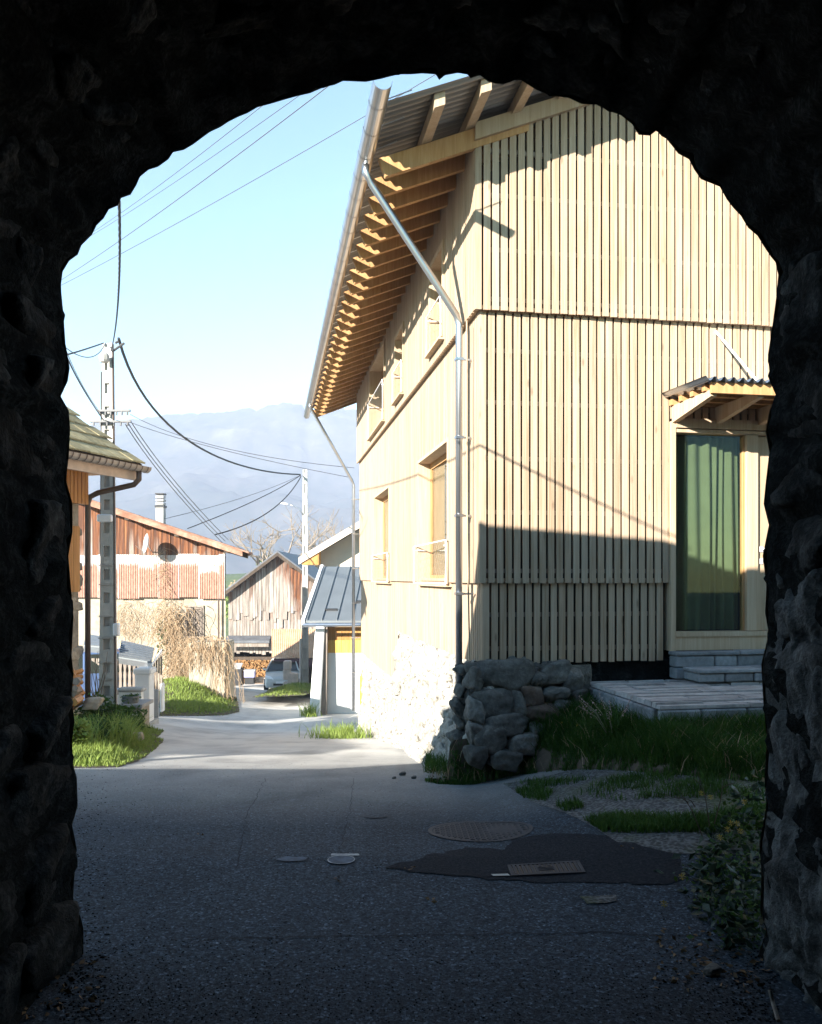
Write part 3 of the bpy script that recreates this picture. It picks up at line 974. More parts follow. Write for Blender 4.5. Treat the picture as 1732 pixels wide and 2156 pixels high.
# windows on the lane side
def window(tier, s0, s1, z0, z1):
    off = HOFF[tier]
    box = tier == 'top'
    pr = off + (.022 if box else .012)
    fw = .065 if box else .045
    fr = HB()
    fr.box(-pr, .2, s0 - fw, s0, z0 - .02, z1 + fw).box(-pr, .2, s1, s1 + fw, z0 - .02, z1 + fw)
    fr.box(-pr + .003, .2, s0, s1, z1, z1 + fw)
    w = fr.build('window', M['spruce_frame'], t_house)
    sill = HB().box(-pr - (.05 if box else .02), .2, s0 - fw, s1 + fw, z0 - .055, z0 - .022).build('sill', M['spruce_frame'], w)
    HB().box(.17, .2, s0, s0 + .08, z0, z1).box(.17, .2, s1 - .08, s1, z0, z1).box(.17, .2, s0 + .08, s1 - .08, z1 - .09, z1).box(.17, .2, s0 + .08, s1 - .08, z0 - .02, z0 + .09).build('sash', M['spruce_beam'], w)
    HB().box(.185, .19, s0 + .08, s1 - .08, z0 + .09, z1 - .09).build('pane', M['glass'], w)
    HB().box(.215, .23, s0, s1, z0, z1).build('blind', M['inner_panel'], w)
    # steel guard in front of the lower part
    x = -pr - .03
    a, b, c, d = s0 - .08, s1 + (.15 if not box else .02), z0 - .02, z0 + (.46 if box else .50)
    if tier == 'top' and s1 - s0 > 1.5: d = z0 + .68
    g = HB().tube([(x, a, c), (x, a, d), (x, b, d), (x, b, c), (x, a, c)], .009, 6).build('guard_rail', M['steel_white'], w)
    net = HB()
    n = int((b - a + d - c) / .11)
    for k in range(1, n):
        t = k * .11
        p, q = (a + t, c), (a, c + t)
        if p[0] > b: p = (b, c + (a + t - b))
        if q[1] > d: q = (a + (c + t - d), d)
        net.tube([(x, p[0], p[1]), (x, q[0], q[1])], .0009, 4, caps=False)
        p, q = (b - t, c), (b, c + t)
        if p[0] < a: p = (a, c + (a - (b - t)))
        if q[1] > d: q = (b - (c + t - d), d)
        net.tube([(x, p[0], p[1]), (x, q[0], q[1])], .0009, 4, caps=False)
    net.build('wire_netting', M['zinc'], w, kind='stuff')
    HB().tube([(-pr - .03, s0 + .05, d - .06), (.1, s0 + .05, d - .06)], .008, 5).tube([(-pr - .03, s1 - .03, d - .06), (.1, s1 - .03, d - .06)], .008, 5).build('guard_bracket', M['steel_white'], w)
for q in OPEN: window(*q)

# door: fixed glazing with the green curtain behind, door leaf beside it
d0, d1 = DOOR_U
door = HB()
door.box(d0, d0 + .055, -.03, .12, .88, 3.30)
door.box(d0 + .055, d1, -.045, .12, 3.235, 3.335)
door.box(d0 + .055, d1, -.02, .12, 3.19, 3.225)
door.box(d0 + .055, d1, -.035, .12, 1.03, 1.08)
door.box(2.955, 3.085, -.012, .12, 1.085, 3.185)
door.box(d1, d1 + .07, -.03, .12, .88, 3.3)
fr = door.build('door_frame', M['spruce_frame'], t_house)
HB().box(d0 + .055, d1, -.018, .1, .885, 1.028).build('kick_board', M['spruce_frame'], fr)
HB().box(d0 + .075, 2.94, .055, .061, 1.085, 3.185).build('pane', M['glass'], fr)
HB().box(d0 + .056, d0 + .075, .03, .09, 1.085, 3.185).box(2.935, 2.954, .03, .09, 1.085, 3.185).build('sash', M['spruce_beam'], fr)
leaf = HB().box(3.095, 3.95, .035, .085, 1.085, 3.18).build('door', M['spruce_frame'], t_house)
HB().box(3.125, 3.165, .022, .034, 1.93, 1.99).tube([(3.145, .03, 1.965), (3.145, -.025, 1.965), (3.155, -.03, 1.965), (3.27, -.03, 1.965)], .011, 8).lathe([(.0, -.001), (.001, 0)], (3.145, .02, 1.84), 6).box(3.128, 3.162, .022, .034, 1.80, 1.86).build('handle', M['steel_white'], leaf)
# curtain
cur = HB()
def cur_fn(i, j):
    u = 2.14 + .82 * i
    w = math.sin(i * 46 + 1.6 * math.sin(i * 9)) * .030 + math.sin(i * 19 + j * .6) * .018
    w *= .65 + .35 * j
    return (u + .012 * math.sin(j * 3 + i * 12), .165 + w, 3.18 - 2.09 * j)
cur.grid(140, 14, cur_fn)
c = cur.build('curtain', M['curtain'], sm=True)
tag(c, 'dark green pleated curtain hanging behind the glazed door', 'curtain')

# canopy over the door
can = HB()
for s in (-.70, -.47, -.24, -.04):
    can.box(d0 - .01, 4.3, s - .03, s + .03, 3.465, 3.525)
canp = can.build('canopy_batten', M['spruce_beam'], t_house, kind='stuff')
for u in (2.085, 2.575, 3.065, 3.555, 4.05):
    HB().hexa([(u, -.80, 3.40), (u + .06, -.80, 3.40), (u + .06, -.02, 3.285), (u, -.02, 3.285), (u, -.80, 3.463), (u + .06, -.80, 3.463), (u + .06, -.02, 3.463), (u, -.02, 3.463)]).build('canopy_beam', M['spruce_frame'], t_house)
HB().box(d0 - .0, 4.3, -.84, -.802, 3.42, 3.525).build('canopy_fascia', M['spruce_beam'], t_house)
cs = HB()
vs = []
n = 260
for i in range(n + 1):
    u = 1.97 + 2.4 * i / n
    c_ = .02 * math.cos(2 * math.pi * (u - 1.97) / .098)
    vs += [(u, -.9, 3.545 + c_), (u, -.01, 3.575 + c_)]
m = len(vs)
vs += [(a, b, c_ - .005) for a, b, c_ in vs]
cs.add(vs, [(2 * i, 2 * i + 1, 2 * i + 3, 2 * i + 2) for i in range(n)] + [(m + 2 * i + 2, m + 2 * i + 3, m + 2 * i + 1, m + 2 * i) for i in range(n)] + [(2 * i, 2 * i + 2, m + 2 * i + 2, m + 2 * i) for i in range(n)])
cs.build('canopy_sheet', M['zinc'], t_house, sm=True)
for u in (2.6, 3.58):
    HB().tube([(u, -.0, 4.28), (u, -.80, 3.53)], .013, 8).build('tie_rod', M['steel_white'], t_house)

# old footing: mortared rubble on the lane side, big boulders at the corner
def rub(i, j):
    s = -.12 + (HL + .1) * i
    x, y, _ = house_xf(0, s, 0)
    g = gz(y) - .25
    top = .80 if s < 5.9 else .80 - .95 * smooth(5.6, 6.6, s)
    z = g + (top - g) * j
    flare = .30 * (1 - j) ** 2 * (1 - smooth(1.5, 5, s)) + .12 * (1 - j)
    n = .06 * fbm(s * 2.2, z * 2.2, 1, 5) + .05 * fbm(s * 8, z * 8, 4, 4)
    return (.06 - flare - n + .07 * smooth(.8, 1, j), s, z)
HB().grid(420, 70, rub).build('rubble_wall', M['rubble'], t_house, sm=True)
for k in range(270):
    s = R.uniform(0, 1) ** 1.5 * 9.6 - .05
    x, y, _ = house_xf(0, s, 0)
    j = R.uniform(.02, .93)
    p = rub((s + .12) / (HL + .1), j)
    sz = R.uniform(.07, .2) * (1.25 if s < 1.2 else 1)
    if s > 5.6 and p[2] > -.2: continue
    inst('stone', rock(k, 'rubble'), house_xf(p[0] + .03, s, p[2]), (R.uniform(-.3, .3), R.uniform(-.3, .3), ANG + R.uniform(-.3, .3)), (sz * .6, sz * R.uniform(1, 1.6), sz * R.uniform(.6, 1)), t_house)
HB().box(.02, 7, .12, .3, -.9, .78).build('footing_core', M['arch_mortar'], t_house)
def corner_core(i, j):
    u = -.02 + 1.2 * i
    z = -.5 + 1.26 * j
    return (u, -.075 - .12 * (1 - j) - .04 * fbm(u * 5, z * 5, 2, 5) + (.15 if i == 1 else 0), z)
HB().grid(60, 60, corner_core).build('mortar_bed', M['old_mortar'], t_house, sm=True)
BL = [(1062, 1424, 136, 66, 0), (1165, 1418, 62, 44, 0), (1203, 1436, 44, 58, 0), (1037, 1484, 84, 70, 0), (1085, 1478, 28, 54, 0), (1119, 1468, 48, 46, 1), (1165, 1462, 54, 34, 0), (1132, 1500, 80, 44, 1),
      (1060, 1524, 116, 46, 0), (1030, 1558, 76, 62, 0), (1096, 1566, 58, 44, 0), (1190, 1490, 60, 36, 0), (1000, 1428, 30, 52, 0), (1000, 1495, 34, 50, 0), (1002, 1545, 34, 50, 0), (1130, 1430, 30, 34, 0), (1140, 1540, 60, 46, 0), (1215, 1470, 40, 40, 0), (1004, 1590, 44, 44, 0), (1062, 1598, 60, 40, 0)]
for k, (px, py, w, h, red) in enumerate(BL):
    Y = 8.32 - .05 + (px - 1010) * .0008 - max(0, py - 1400) * .0012
    p = at(px, py, Y)
    inst('foundation_boulder', rock(k + 3, 'boulder_red' if red else 'boulder'), p, (R.uniform(-.15, .15), R.uniform(-.2, .2), ANG + R.uniform(-.1, .1)),
         (w / F * Y * 1.06, .26, h / F * Y * 1.08), t_house)
for k in range(60):
    px, py = R.uniform(1005, 1228), R.uniform(1398, 1590)
    if py > 1590 - max(0, px - 1090) * .75: continue
    Y = 8.30 + (px - 1010) * .0008 - max(0, py - 1400) * .0012
    s = R.uniform(.06, .13)
    inst('stone', rock(k + 1, 'boulder'), at(px, py, Y), (R.random(), R.random(), R.random()), (s * 1.4, .14, s), t_house)
for k in range(36):
    px, py = R.uniform(962, 1000), R.uniform(1395, 1600)
    Y = R.uniform(8.5, 8.8)
    inst('stone', rock(k, 'boulder'), at(px, py, Y), (R.random(), R.random(), R.random()), (R.uniform(.10, .2), R.uniform(.12, .2), R.uniform(.08, .17)), t_house)

# terrace of stone slabs and two steps
t_ter = thing('stone_terrace', 'low terrace of pale stone slabs in front of the glazed door', 'terrace', house_xf(3, -.8, .2))
HB().box(1.18, 4.9, -1.58, -.03, -.1, .555).build('terrace_base', M['slab_dark'], t_ter)
s = -1.62
while s < -.06:
    d = min(R.uniform(.07, .17), -.03 - s)
    u = 1.14
    while u < 4.9:
        l = R.uniform(.22, .95)
        z = .583 + R.uniform(-.014, .014)
        ue = min(u + l, 4.95)
        mb = HB()
        jj = lambda: R.uniform(-.010, .010)
        mb.hexa([(u + .004, s + .003, .54), (ue - .004, s + .003, .54), (ue - .004, s + d - .003, .54), (u + .004, s + d - .003, .54),
                 (u + .008 + jj() * .4, s + .006 + jj() * .4, z + jj() * .5), (ue - .008 + jj() * .4, s + .006 + jj() * .4, z + jj() * .5), (ue - .008, s + d - .006, z + jj() * .5), (u + .008, s + d - .006, z + jj() * .5)])
        mb.build('slab', M['slab'], t_ter)
        u += l
    s += d
for row, (za, zb) in enumerate(((.10, .32), (.325, .535))):
    u = 1.15
    while u < 4.9:
        l = R.uniform(.3, .7)
        o = R.uniform(0, .012)
        HB().box(u + .005, min(u + l, 4.95) - .005, -1.63 - o, -1.55, za + .004, zb - .004).build('edge_stone', M['slab_dark'], t_ter, bevel=.012)
        u += l
    s = -1.54
    while s < -.1:
        l = R.uniform(.25, .5); o = R.uniform(0, .012)
        HB().box(1.13 - o, 1.2, s + .005, min(s + l, -.03) - .005, za + .004, zb - .004).build('edge_stone', M['slab_dark'], t_ter, bevel=.012)
        s += l
t_st = thing('stone_steps', 'two rough slate block steps below the glazed door', 'steps', house_xf(3, -.3, .6))
for (ua, sa, sb, za, zb) in ((2.04, -.17, -.035, .60, .885), (2.13, -.48, -.175, .60, .735)):
    # riser stones
    z = za
    rows = 2 if zb - za > .2 else 1
    for r_ in range(rows):
        z1 = za + (zb - .045 - za) * (r_ + 1) / rows; z0 = za + (zb - .045 - za) * r_ / rows
        u = ua
        while u < 4.1:
            l = R.uniform(.24, .5); o = R.uniform(0, .018)
            HB().box(u + .005, min(u + l, 4.15) - .005, sa - o, sb, z0 + .003, z1 - .003).build('block', M['slab_dark'], t_st, bevel=.012)
            u += l
    u = ua - .01
    while u < 4.1:
        l = R.uniform(.45, .8)
        HB().box(u + .003, min(u + l, 4.15) - .003, sa - .025, sb, zb - .04, zb + R.uniform(-.004, .004)).build('tread', M['slab_dark'], t_st, bevel=.008)
        u += l

# =================================================================== GRASS AND GROUND DETAIL
def blades(name, pts, h, w, mat, parent=None, lean=.5, hvar=.5, **props):
    n = len(pts)
    p = np.asarray(pts, np.float64)
    hh = h * (1 - hvar + 2 * hvar * rng.random(n)) if not isinstance(h, np.ndarray) else h * (1 - hvar + 2 * hvar * rng.random(n))
    a = rng.random(n) * 6.283; b = rng.random(n) * 6.283
    ln = lean * (.2 + rng.random(n)) * hh
    ww = w * (.6 + .8 * rng.random(n)) * .5
    dx, dy = np.cos(a), np.sin(a); ex, ey = np.cos(b), np.sin(b)
    V = np.zeros((n, 5, 3))
    V[:, 0] = p + np.stack([dx * ww, dy * ww, 0 * ww], 1)
    V[:, 1] = p - np.stack([dx * ww, dy * ww, 0 * ww], 1)
    m = p + np.stack([ex * ln * .35, ey * ln * .35, hh * .6], 1)
    V[:, 2] = m + np.stack([dx * ww * .8, dy * ww * .8, 0 * ww], 1)
    V[:, 3] = m - np.stack([dx * ww * .8, dy * ww * .8, 0 * ww], 1)
    V[:, 4] = p + np.stack([ex * ln, ey * ln, hh], 1)
    base = (np.arange(n) * 5)[:, None]
    Fq = np.concatenate([base + np.array([[0, 1, 3]]), base + np.array([[0, 3, 2]]), base + np.array([[2, 3, 4]])], 1).reshape(-1, 3)
    o = fast_mesh(name, V.reshape(-1, 3), Fq, mat)
    return finish(o, mat, parent, **props)

def in_poly(x, y, poly):
    c = False; j = len(poly) - 1
    for i in range(len(poly)):
        xi, yi = poly[i]; xj, yj = poly[j]
        if (yi > y) != (yj > y) and x < (xj - xi) * (y - yi) / (yj - yi) + xi: c = not c
        j = i
    return c
def sample(poly, n, zf=gz2, patchy=0, keep=None):
    xs = [p[0] for p in poly]; ys = [p[1] for p in poly]
    out = []
    tries = 0
    while len(out) < n and tries < n * 30:
        tries += 1
        x = R.uniform(min(xs), max(xs)); y = R.uniform(min(ys), max(ys))
        if not in_poly(x, y, poly): continue
        if patchy and fbm(x * patchy, y * patchy, 5, 3) < R.uniform(-.25, .25): continue
        out.append((x, y, zf(x, y)))
    return out

def leaves(name, pts, size, mat, parent=None, flat=.5, aspect=.55, **props):
    """folded four point leaves scattered at the points"""
    n = len(pts); p = np.asarray(pts, np.float64)
    d = rng.normal(size=(n, 3)); d[:, 2] *= flat; d /= np.linalg.norm(d, axis=1)[:, None]
    u = rng.normal(size=(n, 3)); c = np.cross(d, u); c /= np.linalg.norm(c, axis=1)[:, None]
    s = (size * (.6 + .8 * rng.random(n)))[:, None]
    up = np.cross(c, d)
    V = np.stack([p, p + d * s * .5 + c * s * aspect * .5 + up * s * .1, p + d * s, p + d * s * .5 - c * s * aspect * .5 + up * s * .1], 1)
    base = (np.arange(n) * 4)[:, None]
    Fq = np.concatenate([base + np.array([[0, 1, 2]]), base + np.array([[0, 2, 3]])], 1).reshape(-1, 3)
    o = fast_mesh(name, V.reshape(-1, 3), Fq, mat)
    return finish(o, mat, parent, **props)

def blob_points(c, r, n, shell=.5, lump=1.0):
    """points in an uneven crown volume, thicker towards its outside, in clumps"""
    out = []
    while len(out) < n:
        v = Vector((R.gauss(0, 1), R.gauss(0, 1), R.gauss(0, 1))).normalized()
        k = 1 + .35 * lump * mnoise.fractal(v * 1.9 + Vector(c), 1, 2, 3)
        q = R.random() ** shell * k
        p = Vector((v.x * r[0] * q, v.y * r[1] * q, v.z * r[2] * q)) + Vector(c)
        if mnoise.noise(p * (2.2 / max(.3, r[0]))) * .5 + .5 < R.uniform(.25, .62): continue
        out.append(tuple(p))
    return out

# lawn: a bank rising from the forecourt to the house and the terrace
front = [G(893, 1640), G(960, 1652), G(1030, 1645), G(1090, 1630), G(1180, 1622), G(1280, 1622), G(1400, 1632), G(1500, 1640), G(1620, 1645), (3.6, 6.35), (4.6, 6.5)]
fx = [p[0] for p in front]; fy = [p[1] for p in front]
def lawn_front(x): return float(np.interp(x, fx, fy))
def lawn_back(x):
    t = (x - .693) / .985
    yb = 8.32 + t * .17 - .10
    # terrace edge
    xa = house_xf(1.14, -1.6, 0)
    xc = house_xf(1.14, -.05, 0)
    if x > xa[0]: return xa[1] + (x - xa[0]) * .17 + .02
    if x > xc[0]: return xc[1] + (xa[1] - xc[1]) * (x - xc[0]) / (xa[0] - xc[0])
    return yb
def lawn_z(x, y):
    f, b = lawn_front(x), lawn_back(x)
    t = max(0, min(1, (y - f) / max(.05, b - f)))
    z0 = gz2(x, f)
    zb = .02 + .33 * smooth(.35, 1.6, x)
    return z0 + .012 + (max(zb, z0) - z0) * (t ** .85) + .02 * fbm(x * 3, y * 3, 0, 3) * smooth(0, .2, t)
lx0, lx1 = fx[0] + .01, 4.6
def lawn_fn(i, j):
    x = lx0 + (lx1 - lx0) * i
    f, b = lawn_front(x), lawn_back(x)
    y = f + (b - f) * j
    return (x, y, lawn_z(x, y) - .0 - (.02 if j == 0 else 0))
MB().grid(110, 40, lawn_fn).build('lawn', M['dirt'], sm=True, kind='structure')
pts = []
while len(pts) < 42000:
    x = R.uniform(lx0, 4.2)
    f, b = lawn_front(x), lawn_back(x)
    y = f + (b - f) * R.random() + R.uniform(-.10, 0)
    dens = 1.0 if x > .95 else .55
    if R.random() > dens: continue
    if y < f + .12 and fbm(x * 5, y * 5, 2, 3) < R.uniform(-.3, .3): continue
    pts.append((x, y, lawn_z(x, y) - .01))
pa = np.array(pts)
hts = np.where(pa[:, 0] > 1.0, .135, .10) * (1 + .35 * np.array([fbm(p[0] * 2.2, p[1] * 2.2, 9, 3) for p in pts]))
edge = np.array([min(1, (p[1] - lawn_front(p[0]) + .14) / .35) for p in pts]).clip(.35, 1)
blades('lawn_grass', pts, hts * edge, .007, M['grass'], lean=.75, kind='stuff')
blades('dry_grass', [pts[i] for i in range(0, len(pts), 45)], .15, .006, M['vine'], lean=.9, kind='stuff')
leaves('lawn_weeds', [(p[0], p[1], p[2] + R.uniform(.02, .07)) for p in pts[::24]], .035, M['leaf'], flat=.35, kind='stuff')
leaves('lawn_flowers', [(p[0], p[1], p[2] + .1) for p in pts[::1700]], .022, M['flower'], flat=.6, aspect=1.0, kind='stuff')
# tufts by the corner boulders, worn strips of grass on the forecourt
strip = [G(1232, 1730), G(1290, 1722), G(1400, 1726), G(1490, 1722), G(1620, 1700), G(1640, 1750), G(1500, 1758), G(1350, 1758), G(1270, 1755)]
tuft = [G(1085, 1668), G(1130, 1660), G(1165, 1672), G(1150, 1690), G(1105, 1682)]
tuft2 = [G(1170, 1700), G(1215, 1690), G(1235, 1705), G(1190, 1712)]
worn = [G(1080, 1648), G(1300, 1640), G(1610, 1650), G(1610, 1700), G(1300, 1690), G(1180, 1675)]
pts = sample(strip, 5200) + sample(tuft, 700) + sample(tuft2, 300) + sample(worn, 2600, patchy=2.0)
blades('forecourt_grass', pts, .052, .006, M['grass'], lean=.8, kind='stuff')
foot = [G(893, 1640), G(905, 1600), G(985, 1588), G(1060, 1600), G(1080, 1640), G(980, 1655)]
blades('corner_grass', sample(foot, 4200, zf=lambda x, y: gz2(x, y) + .06 * smooth(7.8, 8.4, y)), .12, .007, M['grass'], lean=.7, kind='stuff')
# arching ornamental clump with pale pink spikes beside the terrace
cp = at(1292, 1545, 7.35)
cz = lawn_z(cp.x, cp.y)
t_c = thing('grass_clump', 'arching dark grass clump with pale pink flower spikes beside the terrace', 'plant', (cp.x, cp.y, cz))
mb = MB()
for k in range(150):
    a = R.uniform(0, 6.28); l = R.uniform(.2, .42); up = R.uniform(.16, .38)
    b0 = Vector((cp.x + R.uniform(-.06, .06), cp.y + R.uniform(-.05, .05), cz - .02))
    dr = Vector((math.cos(a), math.sin(a), 0)); sd = Vector((-dr.y, dr.x, 0)) * .0045
    pr = None
    ring = []
    for q in range(6):
        t = q / 5
        p = b0 + dr * (l * t ** 1.3) + Vector((0, 0, up * (math.sin(t * 2.2)) * .95))
        w = sd * (1 - t * .9)
        ring += [p + w, p - w]
    mb.add(ring, [(2 * q, 2 * q + 1, 2 * q + 3, 2 * q + 2) for q in range(5)])
mb.build('blade_tuft', M['grass'], t_c, kind='stuff')
mb = MB(); fl = []
for k in range(9):
    a = R.uniform(0, 6.28); l = R.uniform(.15, .38); h = R.uniform(.3, .45)
    b0 = Vector((cp.x, cp.y, cz)); e = b0 + Vector((math.cos(a) * l, math.sin(a) * l, h))
    mb.tube([b0, b0.lerp(e, .5) + Vector((0, 0, .07)), e], .0025, 4)
    for q in range(14):
        fl.append(tuple(b0.lerp(e, .6 + .4 * q / 14) + Vector((R.uniform(-.008, .008), R.uniform(-.008, .008), .03))))
mb.build('stem', M['twig'], t_c, kind='stuff')
leaves('bloom', fl, .016, M['pinkflower'], t_c, kind='stuff')

# broad-leaved weeds with yellow flowers at the foot of the right jamb
t_w = thing('weed_clump', 'dark broad leaved weeds with yellow flowers at the foot of the right arch jamb', 'plant', (1.5, 4.2, 0))
def wz(x, y): return gz2(x, y)
pts = []
for k in range(1900):
    py = R.uniform(1715, 1985)
    t = (py - 1690) / 295
    px0 = 1568 - 110 * math.sin(min(1, t * 1.25) * 2.6) if t < .85 else 1525
    px = R.uniform(px0, 1640) if R.random() < .8 else R.gauss(px0 + 30, 25)
    g = G(px, py + 25)
    hmax = .07 + .30 * smooth(1480, 1600, px) * (1 - .3 * t)
    x, y = g[0] + R.uniform(-.04, .04), g[1]
    pts.append((x, y, wz(x, y) + R.uniform(0, hmax) ))
leaves('leaf', pts[:750], .055, M['bigleaf'], t_w, flat=.6, kind='stuff')
leaves('small_leaf', pts[900:], .03, M['leaf'], t_w, flat=.8, kind='stuff')
for (px, py, Y) in ((1400, 1840, 4.35), (1425, 1875, 4.3), (1455, 1865, 4.25), (1480, 1910, 4.1), (1500, 1795, 4.5), (1530, 1775, 4.6), (1475, 1830, 4.4), (1520, 1860, 4.25), (1545, 1830, 4.35)):
    p = at(px, py, Y)
    a = R.uniform(0, 6.28); d = Vector((math.cos(a), math.sin(a), R.uniform(-.1, .5))); c = d.cross(Vector((0, 0, 1))).normalized()
    s = R.uniform(.055, .09)
    q = MB().add([p, p + d * s * .35 + c * s * .3 - Vector((0, 0, .004)), p + d * s * .75 + c * s * .24, p + d * s * 1.15 - Vector((0, 0, .02)), p + d * s * .75 - c * s * .24, p + d * s * .35 - c * s * .3 - Vector((0, 0, .004))],
             [(0, 1, 2, 3), (0, 3, 4, 5)]).build('broad_leaf', M['bigleaf'], t_w)
for (px, py, Y) in ((1478, 1672, 4.9), (1497, 1680, 4.9), (1540, 1735, 4.6), (1533, 1748, 4.5), (1553, 1736, 4.5), (1560, 1752, 4.4), (1437, 1848, 4.25), (1399, 1905, 4.0), (1517, 1765, 4.4), (1568, 1690, 4.7)):
    p = at(px, py, Y)
    f = MB()
    for q in range(8):
        a = q * .785
        r = .016
        f.add([p, p + Vector((math.cos(a - .3) * r, math.sin(a - .3) * r * .6, .004 + math.sin(a) * r * .6)), p + Vector((math.cos(a) * r * 1.3, math.sin(a) * r * .7, .004 + math.sin(a) * r * .9)), p + Vector((math.cos(a + .3) * r, math.sin(a + .3) * r * .6, .004 + math.sin(a) * r * .6))], [(0, 1, 2, 3)])
    f.build('flower', M['flower'], t_w)
mb = MB()
for (x0, y0, x1, y1, Y) in ((1480, 1760, 1425, 1655, 4.6), (1495, 1740, 1470, 1625, 4.6), (1505, 1735, 1525, 1640, 4.6), (1465, 1700, 1440, 1680, 4.6), (1478, 1665, 1462, 1640, 4.6), (1520, 1660, 1548, 1650, 4.6), (1450, 1690, 1418, 1680, 4.6)):
    a, b = at(x0, y0, Y), at(x1, y1, Y)
    mb.tube([a, a.lerp(b, .5) + Vector((.01, 0, .01)), b], .0035, 4, .0015)
mb.build('dry_stem', M['dark_wood'], t_w, kind='stuff')

# asphalt repair, manholes, gully, paint marks, litter
patch = [G(812, 1828), G(862, 1815), G(930, 1797), G(985, 1786), G(1062, 1790), G(1082, 1768), G(1150, 1757), G(1262, 1760), G(1370, 1777), G(1425, 1800), G(1450, 1850), G(1405, 1866), G(1250, 1862), G(1050, 1855), G(900, 1842)]
def ragged(poly, amp=.012, step=.05):
    out = []
    for (x0, y0), (x1, y1) in zip(poly, poly[1:] + poly[:1]):
        n = max(1, int(math.hypot(x1 - x0, y1 - y0) / step))
        for k in range(n):
            t = k / n
            x, y = x0 + (x1 - x0) * t, y0 + (y1 - y0) * t
            out.append((x + amp * fbm(x * 12, y * 12, 3, 3), y + amp * fbm(x * 12, y * 12, 7, 3)))
    return out
o = poly_sheet('asphalt_patch', ragged(patch, .045), M['asphalt_patch'], .005, kind='structure')
gm = 0.12
def disc_on_ground(mb, c, r0, r1, z, n=40, hole=False):
    vs = []
    for k in range(n):
        a = 2 * math.pi * k / n
        for r in (r0, r1):
            x, y = c[0] + r * math.cos(a), c[1] + r * math.sin(a)
            vs.append((x, y, gz2(x, y) + z))
    return mb.add(vs, [(2 * k, 2 * ((k + 1) % n), 2 * ((k + 1) % n) + 1, 2 * k + 1)[::-1] for k in range(n)])
mc = G(1012, 1752)
t_m = thing('manhole_cover', 'large round cast iron manhole cover with raised studs set in the asphalt', 'manhole cover', (mc[0], mc[1], gz2(*mc)))
disc_on_ground(MB(), mc, .0, .335, .005).build('lid', M['iron'], t_m)
disc_on_ground(MB(), mc, .34, .37, .007).build('rim', M['iron'], t_m)
st = MB()
for i in range(-8, 9):
    for j in range(-8, 9):
        x, y = i * .038, j * .038
        if math.hypot(x, y) > .315: continue
        X, Y = mc[0] + x, mc[1] + y
        a = .014; b = .007
        if (i + j) % 2: a, b = b, a
        z = gz2(X, Y) + .002
        st.box(X - a, X + a, Y - b, Y + b, z, z + .008)
st.build('stud', M['iron'], t_m, kind='stuff')
mc = G(719, 1813)
t_m2 = thing('valve_cover', 'small round valve cover with white painted rim in the lane', 'valve cover', (mc[0], mc[1], gz2(*mc)))
disc_on_ground(MB(), mc, 0, .075, .006, 24).build('lid', M['bluepaint'], t_m2)
disc_on_ground(MB(), mc, .076, .084, .008, 24).build('rim', M['whitepaint'], t_m2)
o = poly_sheet('paint_mark', [G(698, 1800), G(755, 1800), G(758, 1804), G(697, 1805)], M['whitepaint'], .007, .05)
tag(o, 'white paint dash beside the small round valve cover', 'paint mark')
o = poly_sheet('paint_mark', ragged([G(580, 1812), G(600, 1806), G(648, 1808), G(640, 1815), G(600, 1817)], .02), M['bluepaint'], .007, .05)
tag(o, 'faded blue paint smear on the asphalt left of the valve cover', 'paint mark')
mc = G(791, 1720)
mb = disc_on_ground(MB(), mc, .088, .094, .007, 24); o = mb.build('cover_ring', M['iron'])
tag(o, 'thin pale ring of a flush cover beyond the manhole', 'cover')
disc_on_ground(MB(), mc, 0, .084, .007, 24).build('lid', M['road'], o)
# gully grate in the dark patch
gc = G(1150, 1834)
t_g = thing('gully_grate', 'rectangular slotted drain grate set in the dark asphalt patch', 'drain grate', (gc[0], gc[1], gz2(*gc)))
gw, gd = .19, .075
def gb(mb, x0, x1, y0, y1, lo, hi):
    c = [(x0, y0), (x1, y0), (x1, y1), (x0, y1)]
    mb.hexa([(x, y, gz2(x, y) + lo) for x, y in c] + [(x, y, gz2(x, y) + hi) for x, y in c])
    return mb
gb(MB(), gc[0] - gw, gc[0] + gw, gc[1] - gd, gc[1] + gd, .0, .009).build('pit', M['dark'], t_g)
for k in range(15):
    x = gc[0] - gw + .012 + k * (2 * gw - .024) / 14
    mb = MB()
    for a, b in (((-gd, -gd * .55), (gd * .55, gd)) if k in (6, 7, 8) else ((-gd, gd),)):
        gb(mb, x - .008, x + .008, gc[1] + a, gc[1] + b, .008, .015)
    mb.build('bar', M['iron'], t_g)
mb = MB()
for a in (-.022, 0, .022): gb(mb, gc[0] - .05, gc[0] + .05, gc[1] + a - .005, gc[1] + a + .005, .009, .016)
mb.build('handle_plate', M['iron'], t_g)
mb = MB()
for a, b, c_, d_ in ((-gw - .02, gw + .02, -gd - .02, -gd), (-gw - .02, gw + .02, gd, gd + .02), (-gw - .02, -gw, -gd, gd), (gw, gw + .02, -gd, gd)):
    gb(mb, gc[0] + a, gc[0] + b, gc[1] + c_, gc[1] + d_, .004, .013)
mb.build('frame', M['iron'], t_g)
o = poly_sheet('concrete_scar', ragged([G(1222, 1890), G(1300, 1888), G(1302, 1902), G(1240, 1906)], .015), M['gravel'], .006, .06, kind='structure')
o = poly_sheet('concrete_scar', ragged([G(1035, 1846), G(1070, 1845), G(1075, 1849), G(1040, 1850)], .005), M['concrete'], .012, .06, kind='structure')
